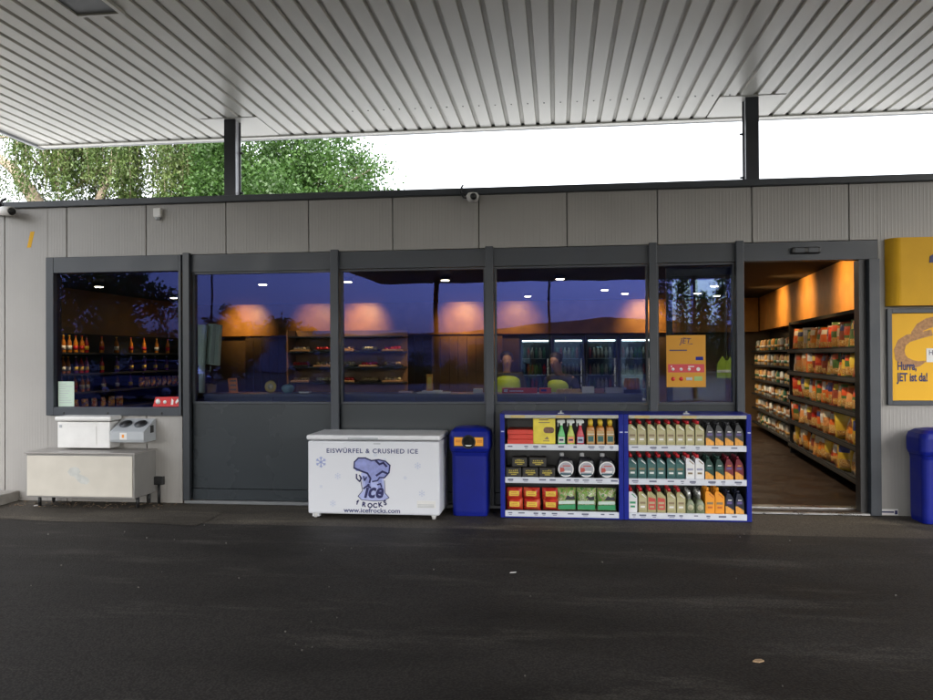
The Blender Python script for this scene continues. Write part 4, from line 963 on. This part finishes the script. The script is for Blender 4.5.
# drinks coolers along the back
def cooler(label, x, w):
    t = thing('drinks_cooler', label, 'cooler', (x, 8.75, .026), 0, 'glass fronted coolers along the back wall')
    c = MB(); c.box(-w/2, -w/2+.04, -.3, .4, 0, 2.0); c.box(w/2-.04, w/2, -.3, .4, 0, 2.0); c.box(-w/2+.04, w/2-.04, -.3, .4, 1.9, 2.0); c.box(-w/2+.04, w/2-.04, -.3, .4, 0, .2); c.box(-w/2+.04, w/2-.04, .36, .4, .2, 1.9); c.build('cabinet', M['anth_dark'], t)
    for z in (.55, .85, 1.15, 1.5):
        c = MB(); c.box(-w/2+.05, w/2-.05, -.2, .35, z-.012, z); sh = c.build('shelf', M['steel'], t)
        c = MB()
        n_ = int((w-.14)/.085)
        for q in range(n_): c.lathe([(.033, 0), (.033, .15), (.014, .20), (.014, .235)], (-w/2+.1+q*.085, -.1, z+.001), 8, m=random.randrange(4))
        c.build('bottle_row', [cm[1], cm[3], bot_mats[2], cm[5]], sh)
    c = MB(); c.box(-w/2+.04, w/2-.04, -.305, -.297, .2, 1.9); c.build('door_pane', M['clear'], t)
    c = MB(); c.box(w/2-.09, w/2-.06, -.34, -.31, .9, 1.5); c.build('handle', M['steel'], t)
    c = MB(); c.box(-w/2+.06, w/2-.06, -.27, -.25, 1.86, 1.89); c.build('light_tube', M['cool_tube'], t)
M['cool_tube'] = mat('cooler_tube', (.8, .9, 1), .5, emit=(.75, .9, .95), estr=2.2)
for k, xx in enumerate((-.45, .25, .95, 1.65)): cooler(f'glass fronted drinks cooler, {["first", "second", "third", "fourth"][k]} from left behind the cashiers', xx, .68)
# bakery shelving in second window
t = thing('bakery_shelf', 'warm lit shelf of rolls and trays behind the second window', 'shelving', (-3.35, 4.2, .026))
c = MB(); c.box(-1.0, .9, .3, .34, .2, 2.0); c.box(-1.02, -1.0, -.1, .34, 0, 2.0); c.build('back_panel', mat('bakery_back', (.30, .15, .06), .5, var=.1), t)
for z in (1.15, 1.4, 1.65, 1.9):
    c = MB(); c.box(-.99, .9, -.1, .29, z-.02, z); c.build('shelf', M['anth_dark'], t)
for r_, z in enumerate((1.15, 1.4, 1.65)):
    for k in range(5):
        c = MB(); c.box(-.15, .15, -.12, .12, 0, .03, 0, bev=.005)
        for q in range(5): c.lathe([(.02, 0), (.036, .015), (.03, .04), (.01, .052)], (-.1+q*.05, random.uniform(-.03, .02), .03), 8, m=1)
        tag(c.build('bread_basket', [M['dark'] if (k+r_) % 2 else mat('wicker', (.35, .2, .09), .7), [MATS['bun_gold'], M['red'], MATS['plate_cream']][(k*2+r_) % 3]], None, (-4.15+k*.38, 4.2, z+.027)), f'tray of rolls, {ORD[k]} from left on {["lowest", "middle", "highest"][r_]} bakery shelf', 'tray', 'trays on the bakery shelf')
# staff fridge / dark door in second window
t = thing('kitchen_oven', 'tall dark oven with bright strip beyond the second window counter', 'oven', (-4.55, 7.2, .026))
c = MB(); c.box(-.45, .45, -.3, .3, 0, 2.0, 0, bev=.01); c.build('cabinet', M['black'], t)
c = MB(); c.box(-.42, .42, -.304, -.301, 1.94, 1.97); c.build('lit_strip', mat('strip_warm', (.9, .8, .6), .5, emit=(1, .85, .6), estr=3), t)
c = MB(); c.box(-.38, .38, -.306, -.301, .9, 1.6); c.build('door_pane', M['spandrel'], t)
c = MB(); c.box(.2, .24, -.34, -.307, 1.1, 1.5); c.build('handle', M['steel'], t)
# hi-vis vest on a hanger by the narrow window
t = thing('safety_vest', 'yellow high visibility vest hanging behind the poster window', 'vest', (2.13, 2.0, 1.3))
hv = mat('hi_vis_yellow', (.30, .42, .03), .6)
c = MB(); c.prism([(-.13, 0), (.13, 0), (.12, .17), (.05, .27), (.02, .22), (-.02, .22), (-.05, .27), (-.12, .17)], -.03, .03, 'y'); c.build('fabric', hv, t)
c = MB(); c.box(-.128, .128, -.033, -.0302, .07, .1); c.build('reflective_band', M['white'], t)
c = MB(); c.tube([(0, 0, .25), (0, 0, 1.4)], .004); c.build('hanger', M['steel'], t)

# cashiers
def skin_body(joints, edges, name, m, parent, sub=2):
    me = bpy.data.meshes.new(name); me.from_pydata([j[0] for j in joints], edges, [])
    o = bpy.data.objects.new(name, me); COL.objects.link(o)
    md = o.modifiers.new('skin', 'SKIN'); sv = me.skin_vertices[0].data
    for k, j in enumerate(joints): sv[k].radius = (j[1], j[2] if len(j) > 2 else j[1]); sv[k].use_root = (k == 0)
    sb_ = o.modifiers.new('sub', 'SUBSURF'); sb_.levels = sub; sb_.render_levels = sub
    dg = bpy.context.evaluated_depsgraph_get(); nm = bpy.data.meshes.new_from_object(o.evaluated_get(dg))
    bpy.data.objects.remove(o); nm.materials.clear(); nm.materials.append(m)
    for p in nm.polygons: p.use_smooth = True
    return link(name, nm, parent)
skin = mat('skin', (.36, .20, .13), .5); black_cloth = mat('black_cloth', (.02, .02, .024), .8); hair_m = mat('dark_hair', (.02, .014, .01), .6)
def person(label, loc, rz, lean):
    t = thing('person', label, 'person', loc, rz)
    def L_(z): return -lean*max(0, z-.95)
    J = [((0, 0, .95), .15, .11), ((0, L_(1.15), 1.15), .13, .095), ((0, L_(1.35), 1.35), .15, .10), ((0, L_(1.44), 1.435), .07, .065), ((0, L_(1.49)-.01, 1.485), .046), ((0, L_(1.56)-.025, 1.565), .062, .076), ((0, L_(1.64)-.02, 1.645), .080, .096), ((0, L_(1.72)-.015, 1.72), .052, .062)]
    E_ = [(0, 1), (1, 2), (2, 3), (3, 4), (4, 5), (5, 6), (6, 7)]
    for s_ in (-1, 1):
        b_ = len(J)
        J += [((s_*.17, L_(1.42), 1.42), .06), ((s_*.23, L_(1.15)-.02, 1.17), .045), ((s_*.17, L_(1.1)-.26, 1.13), .034), ((s_*.16, L_(1.1)-.33, 1.12), .035, .018)]
        E_ += [(2, b_), (b_, b_+1), (b_+1, b_+2), (b_+2, b_+3)]
        for f_ in range(4):
            k_ = len(J); u = (f_-1.5)*.018
            J += [((s_*.16+u, L_(1.1)-.385, 1.11), .0085), ((s_*.16+u*1.1, L_(1.1)-.42-.006*(f_ in (1, 2)), 1.095), .0075)]; E_ += [(b_+3, k_), (k_, k_+1)]
        k_ = len(J); J += [((s_*.16-s_*.035, L_(1.1)-.35, 1.11), .010), ((s_*.16-s_*.05, L_(1.1)-.375, 1.10), .008)]; E_ += [(b_+2, k_), (k_, k_+1)]
        b_ = len(J); J += [((s_*.09, 0, .88), .095), ((s_*.10, -.02, .49), .06), ((s_*.10, .01, .09), .04), ((s_*.10, -.13, .04), .035)]
        E_ += [(0, b_), (b_, b_+1), (b_+1, b_+2), (b_+2, b_+3)]
    skin_body(J, E_, 'body', skin, t, 2)
    # shirt + trousers as shells over the body
    J = [((0, 0, .92), .18, .14), ((0, L_(1.15), 1.15), .17, .135), ((0, L_(1.35), 1.36), .20, .145), ((0, L_(1.44), 1.44), .10, .09)]; E_ = [(0, 1), (1, 2), (2, 3)]
    for s_ in (-1, 1):
        b_ = len(J); J += [((s_*.175, L_(1.42), 1.41), .082), ((s_*.235, L_(1.15)-.02, 1.18), .062), ((s_*.18, L_(1.1)-.20, 1.14), .052)]; E_ += [(2, b_), (b_, b_+1), (b_+1, b_+2)]
        b_ = len(J); J += [((s_*.09, 0, .86), .105), ((s_*.10, -.02, .49), .075), ((s_*.10, .01, .1), .06)]; E_ += [(0, b_), (b_, b_+1), (b_+1, b_+2)]
    skin_body(J, E_, 'work_clothes', black_cloth, t, 2)
    J = [((0, 0, .96), .205, .175), ((0, L_(1.15), 1.15), .20, .175), ((0, L_(1.34), 1.33), .225, .195), ((0, L_(1.45), 1.45), .19, .15)]
    v_ = skin_body(J, [(0, 1), (1, 2), (2, 3)], 'safety_vest', hv, t, 2)
    c = MB(); c.lathe([(.070, -.07), (.083, -.02), (.084, .03), (.062, .065), (.02, .082)], (0, L_(1.68)+.018, 1.68), 18); c.build('hair', hair_m, t)
    fy = L_(1.64)-.095
    c = MB(); c.tube([(0, fy-.002, 1.63), (0, fy-.018, 1.605), (0, fy-.002, 1.595)], [.008, .012, .008], 8); c.build('nose', skin, t)
    c = MB()
    for s_ in (-1, 1): c.lathe([(.003, -.004), (.009, 0), (.003, .004)], (s_*.028, fy+.006, 1.64), 8, axis='y')
    c.build('eyes', M['black'], t)
    c = MB(); c.box(-.02, .02, fy+.004, fy+.01, 1.568, 1.574); c.build('mouth', M['rust'], t)
    c = MB()
    for s_ in (-1, 1): c.lathe([(.006, -.012), (.015, 0), (.006, .012)], (s_*.078, fy+.095, 1.62), 8, axis='x')
    c.build('ears', skin, t)
    return t
person('dark haired cashier in yellow vest standing upright behind the counter', (-.68, 2.5, -.10), R(8), .05)
person('second worker in black with yellow vest leaning forward over counter', (.15, 2.5, -.12), R(-30), .45)
t = thing('sales_counter', 'dark sales counter in front of the two cashiers', 'counter', (-.3, 1.9, .026))
c = MB(); c.box(-1.3, 1.4, -.25, .25, 0, .98, 0, bev=.01); c.build('body', M['dark'], t)
c = MB(); c.box(-1.33, 1.43, -.28, .28, .981, 1.01, 0, bev=.005); c.build('top', MATS['counter_top'], t)

# ------------------------------------------------------------------ behind the shop: trees
def leaves_mesh(centers, size, n_each, spread, hang=0., seed=1, aspect=1.):
    rnd = random.Random(seed); vs = []; fs = []
    for (cx, cy, cz) in centers:
        for _ in range(n_each):
            p = Vector((cx+rnd.gauss(0, spread[0]), cy+rnd.gauss(0, spread[1]), cz+rnd.gauss(0, spread[2])))
            s_ = size*rnd.uniform(.6, 1.25)
            u = Vector((rnd.gauss(0, 1), rnd.gauss(0, 1), rnd.gauss(0, 1)-hang)).normalized(); w_ = u.orthogonal().normalized()
            w_ = Matrix.Rotation(rnd.uniform(0, 6.28), 3, u) @ w_
            k = len(vs); vs += [p-u*s_*aspect, p+w_*s_*.55, p+u*s_*aspect, p-w_*s_*.55]; fs.append((k, k+1, k+2, k+3))
    me = bpy.data.meshes.new('crown'); me.from_pydata([tuple(v) for v in vs], [], fs); return me
bark = mat('bark', (.10, .075, .055), .9, var=.3, vscale=8, bump=.5, bscale=12); birch = mat('birch_bark', (.34, .27, .20), .8, var=.4, vscale=5)
leafA = mat_leaf('broad_leaf', (.022, .055, .010), (.042, .10, .018), (.070, .14, .028)); leafB = mat_leaf('birch_leaf', (.045, .085, .018), (.080, .125, .030), (.12, .16, .045))
def broad_tree(label, loc, rad, zc, hz, seed, clumps=260, per=95, size=.07, name='broadleaf_tree', lm=None, gap=.0):
    rnd = random.Random(seed)
    t = thing(name, label, 'tree', loc)
    cs = []
    for _ in range(clumps):
        while True:
            v = Vector((rnd.uniform(-1, 1), rnd.uniform(-1, 1), rnd.uniform(-1, 1)))
            if .25 < v.length < 1: break
        v = v*(.86+.22*math.sin(v.x*5+seed)*math.cos(v.z*4+v.y*3))
        cs.append((v.x*rad, v.y*rad, zc+v.z*hz))
    link('crown', leaves_mesh(cs, size, per, (rad*.072, rad*.072, rad*.06), 0, seed), t).data.materials.append(lm or leafA)
    c = MB(); c.tube([(0, 0, -.1), (.1, 0, zc*.4), (.05, .1, zc*.8), (0, 0, zc+hz*.5)], [rad*.09, rad*.07, rad*.05, rad*.015], 10)
    for _ in range(26):
        e = Vector(cs[rnd.randrange(len(cs))]); s0 = Vector((.05, .05, zc*rnd.uniform(.55, .95))); m_ = (s0+e)/2+Vector((0, 0, .2))
        c.tube([s0, m_, e], [rad*.028, rad*.016, rad*.005], 6)
    c.build('trunk', bark, t); return t
broad_tree('rounded dark green leafy tree above the roof at middle left', (-9.3, 18, 0), 4.1, 6.6, 3.5, 3, 620, 170, .066)
broad_tree('bushy green tree filling the gap left of the left post', (-12.6, 20, 0), 2.7, 6.9, 3.2, 8, 300, 170, .066)
# weeping birch: limbs with hanging curtains
t = thing('birch_tree', 'weeping birch with leaning pale trunk and hanging branches at far left', 'tree', (-17.2, 18, 0))
c = MB(); c.tube([(.2, 0, -.1), (-.2, 0, 3), (-.7, -.5, 6.4), (-1.25, -1, 7.6), (-1.75, -1, 8.25), (-2.7, -1, 8.95), (-3.9, -1, 9.5), (-5., -1, 10.6)], [.42, .36, .28, .22, .17, .13, .08, .03], 12)
c.tube([(-.3, 0, 4.5), (.8, .2, 7.5), (1.9, .3, 10.5), (2.6, .3, 12.5)], [.2, .15, .1, .04], 8); c.tube([(-1.0, 0, 8.1), (-.8, .1, 10), (-.4, .2, 12.6)], [.12, .09, .04], 8)
rnd = random.Random(5); strands = []
for k in range(210):
    x = rnd.uniform(-6.0, 5.0); y = rnd.uniform(-2.5, 2.5)
    if -4.4 < x < -1.5 and rnd.random() < .86: continue
    if rnd.random() < .15+.15*math.sin(x*2.3): continue
    zt = rnd.uniform(9.6, 12.6); zb = rnd.uniform(5.8, 8.0)
    strands.append((x, y, zt, zb)); c.tube([(x, y, zt), (x+rnd.uniform(-.15, .15), y, (zt+zb)/2), (x+rnd.uniform(-.2, .2), y, zb)], [.010, .007, .003], 4)
for k in range(34):
    x, y, zt, zb = strands[rnd.randrange(len(strands))]
    c.tube([(-.6+rnd.uniform(-.6, 1.2), 0, rnd.uniform(7.5, 10)), (x*.6, y*.6, zt+.3), (x, y, zt)], [.06, .035, .015], 5)
c.build('trunk', birch, t)
cs = []
for x, y, zt, zb in strands:
    n_ = int((zt-zb)/.22)
    for q in range(n_): cs.append((x+rnd.uniform(-.12, .12), y, zt-q*.22))
link('crown', leaves_mesh(cs, .056, 30, (.15, .15, .16), 1.5, 9, 1.1), t).data.materials.append(leafB)

# ------------------------------------------------------------------ across the forecourt (seen mirrored in the glass)
def poplar(label, x, y, h, seed):
    rnd = random.Random(seed); t = thing('poplar_tree', label, 'tree', (x, y, 0), 0, 'row of poplars across the road')
    cs = [(rnd.gauss(0, .45)*(1-.7*q/40), rnd.gauss(0, .45), 1+q*(h-1)/40) for q in range(40) for _ in range(3)]
    link('crown', leaves_mesh(cs, .16, 14, (.3, .3, .3), -1, seed), t).data.materials.append(leafA)
    c = MB(); c.tube([(0, 0, -.1), (0, 0, h*.8)], [.18, .04], 8); c.build('trunk', bark, t)
for k in range(9): poplar(f'slim poplar across the road, {ORD[k]} of the row', 9.5+k*1.7, -62, 8.2+1.5*math.sin(k*2.1), 60+k)
broad_tree('big dark tree across the road, mirrored in the left window', (-31, -42, 0), 5, 4.8, 4.2, 21, 150, 60, .17)
broad_tree('medium tree beside the big one across the road', (-42, -46, 0), 3.6, 3.2, 3.0, 22, 130, 60, .17)
broad_tree('low bushy tree across the road behind the lamp mast', (-24.5, -47, 0), 3.2, 2.6, 2.7, 23, 90, 60, .16)
broad_tree('smaller rounded tree at the edge of the far field', (-19.5, -50, 0), 2.2, 1.9, 2.3, 24, 70, 55, .15)
for k, (x, r_) in enumerate(((-12.5, 1.3), (-10.6, 1.1), (-8.2, 1.5), (-6.2, 1.0), (-4.2, 1.2))):
    t = thing('shrub', f'rounded dark shrub on the verge, {ORD[k]} from the left', 'shrub', (x, -37, 0), 0, 'shrubs on the verge across the forecourt')
    rnd = random.Random(k); cs = [(rnd.gauss(0, r_*.4), rnd.gauss(0, r_*.4), abs(rnd.gauss(.3, .45))*r_*.8) for _ in range(50)]
    link('crown', leaves_mesh(cs, .11, 50, (.22, .22, .18), 0, k+90), t).data.materials.append(leafA)
    c = MB()
    for q in range(5): c.tube([(0, 0, -.08), (random.uniform(-.4, .4), random.uniform(-.4, .4), r_*.7)], [.04, .01], 5)
    c.build('stem', bark, t)
for k, (x, y) in enumerate(((-.45, -40), (-22.4, -40))):
    t = thing('lamp_mast', f'thin dark lamp mast {["in front of the warehouse", "beside the trees"][k]} across the road', 'street lamp', (x, y, 0))
    c = MB(); c.tube([(0, 0, -.05), (0, 0, 9)], [.10, .06], 10); c.build('pole', M['anth_dark'], t)
    c = MB(); c.box(-.9, .9, -.12, .12, 9.0, 9.12, 0, bev=.03); c.build('lamp_head', M['anth_dark'], t)
t = thing('warehouse', 'long pale warehouse with low pitched roof across the road', 'building', (4, -72, 0))
c = MB(); c.box(-36, 18, -10, 0, 0, 3.6); c.build('wall', mat('warehouse_wall', (.66, .67, .70), .6, var=.05), t)
c = MB(); c.prism([(-36.4, 3.6), (18.4, 3.6), (18.4, 3.9), (1, 5.4), (-14, 4.0), (-36.4, 3.9)], -10.3, .3, 'y'); c.build('roof', mat('warehouse_roof', (.30, .32, .36), .6), t)
for k in range(5):
    c = MB(); c.box(-12+k*6-1.2, -12+k*6+1.2, .003, .06, .05, 2.8); c.build('roller_door', M['anth'], t)
rnd = random.Random(77); cs = []
for k in range(1500):
    x = rnd.uniform(-75, 75)
    if -30 < x < 22: continue
    cs.append((x, -84+rnd.uniform(-3, 3), rnd.uniform(.3, 1)*(4.2+1.2*math.sin(x*.31)+.8*math.sin(x*.9))))
o = link('far_wood', leaves_mesh(cs, .34, 26, (.7, .7, .5), 0, 31)); o.data.materials.append(leafA)
tag(o, 'far belt of dark woodland along the horizon across the road', 'woodland', kind='stuff')
# parked car
t = thing('parked_car', 'dark blue estate car parked on the forecourt, mirrored in left window', 'car', (-15.2, -19.5, 0), R(12))
bl = mat('car_blue', (.02, .04, .12), .25, coat=.8)
def sec(x, w, z0_, z1_, wt): return [(x, -w, z0_), (x, -w*1.02, (z0_+z1_)/2), (x, -wt, z1_), (x, wt, z1_), (x, w*1.02, (z0_+z1_)/2), (x, w, z0_)]
c = MB(); c.loft([sec(-2.2, .70, .35, .62, .6), sec(-2.1, .82, .22, .85, .74), sec(-1.0, .86, .2, .92, .8), sec(.6, .86, .2, .95, .8), sec(1.9, .86, .22, .95, .78), sec(2.15, .8, .3, .85, .7)]); c.build('body', bl, t)
c = MB(); c.loft([sec(-1.15, .76, .90, .94, .72), sec(-.4, .76, .92, 1.38, .58), sec(.4, .76, .93, 1.46, .6), sec(1.5, .76, .93, 1.42, .58), sec(1.95, .74, .9, 1.0, .66)]); cb = c.build('cabin_glass', mat('car_glass', (.02, .025, .03), .08), t)
c = MB(); c.tube([(-1.15, -.75, .95), (-.4, -.61, 1.40), (.4, -.62, 1.48), (1.5, -.6, 1.44), (1.98, -.7, 1.0)], .03, 6); c.tube([(-1.15, .75, .95), (-.4, .61, 1.40), (.4, .62, 1.48), (1.5, .6, 1.44), (1.98, .7, 1.0)], .03, 6); c.box(-.4, 1.5, -.58, .58, 1.43, 1.50, 0, bev=.02); c.tube([(.3, .63, 1.46), (.3, .8, .94)], .025, 6); c.tube([(.3, -.63, 1.46), (.3, -.8, .94)], .025, 6)
c.build('roof_frame', bl, t)
for sx_ in (-1.35, 1.4):
    for sy in (-.84, .84):
        c = MB(); c.lathe([(.30, -.10), (.32, -.06), (.32, .06), (.30, .10)], (sx_, sy, .325), 24, axis='y'); w_ = c.build('wheel', M['black'], t)
        c = MB(); s_ = 1 if sy > 0 else -1; c.lathe([(.2, 0), (.18, s_*.01), (.05, s_*.015)], (sx_, sy+s_*.101, .325), 16, axis='y'); c.build('rim', M['steel'], w_)
for sy in (-.6, .6):
    c = MB(); c.box(-2.19, -2.1, sy-.13, sy+.13, .6, .72, 0, bev=.02); c.build('headlight', M['white'], t)

# ------------------------------------------------------------------ litter
small('leaf_litter', 'small dry pale leaf lying on the asphalt in the foreground', 'leaf', lambda c: c.prism([(-.03, -.01), (0, -.02), (.03, 0), (.02, .02), (-.01, .015)], .002, .008, 'z'), mat('dry_leaf', (.42, .28, .16), .8), (1.03, -3.86, .001))
small('paper_scrap', 'tiny white paper scrap on the asphalt left of centre', 'litter', lambda c: c.prism([(-.025, -.005), (.02, -.01), (.03, .006), (-.01, .01)], .002, .006, 'z'), M['white'], (-.33, -2.35, .001), .4)
small('paper_scrap', 'tiny white paper scrap lying by the leftmost cabinet', 'litter', lambda c: c.prism([(-.03, -.01), (.02, -.012), (.03, .01), (-.02, .012)], .002, .007, 'z'), M['white'], (-5.58, -.30, .005), .9)
rnd = random.Random(4); c = MB()
for k in range(150):
    x = rnd.uniform(-5.9, -4.1); y = rnd.uniform(-.35, -.03); s_ = rnd.uniform(.006, .02); a = rnd.uniform(0, 3)
    c.add([(x-s_*math.cos(a), y-s_*math.sin(a), .006), (x+s_*.4, y, .014), (x+s_*math.cos(a), y+s_*math.sin(a), .007), (x, y-s_*.5, .006)], [(0, 1, 2, 3)])
tag(c.build('leaf_debris', mat('leaf_debris', (.16, .11, .07), .9)), 'scattered dry leaves and grit under the beige cabinet', 'debris', kind='stuff')
rnd = random.Random(14); c = MB()
for k in range(110):
    x = rnd.uniform(-6, 6); y = -rnd.uniform(.1, 6.5); s_ = rnd.uniform(.002, .0055)
    c.box(x-s_, x+s_, y-s_*.7, y+s_*.7, .0045 if y > -.95 else .0005, .004+s_)
tag(c.build('loose_grit', mat('grit', (.16, .15, .135), .9)), 'loose pale grit scattered over the dark asphalt', 'grit', kind='stuff')

# ------------------------------------------------------------------ light, sky, camera
w = bpy.data.worlds.new('World'); S.world = w; w.use_nodes = True
n = w.node_tree.nodes; l = w.node_tree.links; n.clear()
sky = n.new('ShaderNodeTexSky'); sky.sky_type = 'NISHITA'; sky.sun_disc = False
EL, AZ = R(42), R(163)      # sun behind the camera, a little to the right; thick cloud
sky.sun_elevation = EL; sky.sun_rotation = AZ; sky.air_density = 1.0; sky.dust_density = 4.0; sky.ozone_density = .6
hs = n.new('ShaderNodeHueSaturation'); hs.inputs['Saturation'].default_value = .25
bg = n.new('ShaderNodeBackground'); bg.inputs['Strength'].default_value = .15
o = n.new('ShaderNodeOutputWorld')
l.new(sky.outputs[0], hs.inputs['Color']); l.new(hs.outputs[0], bg.inputs['Color']); l.new(bg.outputs[0], o.inputs['Surface'])
L = bpy.data.lights.new('sun', 'SUN'); L.energy = .6; L.angle = R(25); L.color = (1, .97, .92)
so = bpy.data.objects.new('sun', L); COL.objects.link(so)
d = Vector((math.sin(AZ)*math.cos(EL), math.cos(AZ)*math.cos(EL), math.sin(EL)))
so.rotation_euler = d.to_track_quat('Z', 'Y').to_euler(); so.location = (0, 0, 30)
cam = bpy.data.cameras.new('camera'); cam.sensor_width = 36; cam.lens = 36*770/933; cam.clip_end = 1500; cam.clip_start = .05
co = bpy.data.objects.new('camera', cam); COL.objects.link(co); co.location = (0, -8.02, 1.6)
co.rotation_euler = (Matrix.Rotation(R(6.67), 3, 'Z') @ Matrix.Rotation(PI/2+R(.41), 3, 'X') @ Matrix.Rotation(R(-.32), 3, 'Z')).to_euler()
S.camera = co
S.view_settings.view_transform = 'Standard'; S.view_settings.look = 'None'; S.view_settings.exposure = 2.5; S.view_settings.gamma = 1; S.view_settings.use_curve_mapping = False
S.cycles.max_bounces = 8; S.cycles.transparent_max_bounces = 16; S.cycles.caustics_reflective = False; S.cycles.caustics_refractive = False
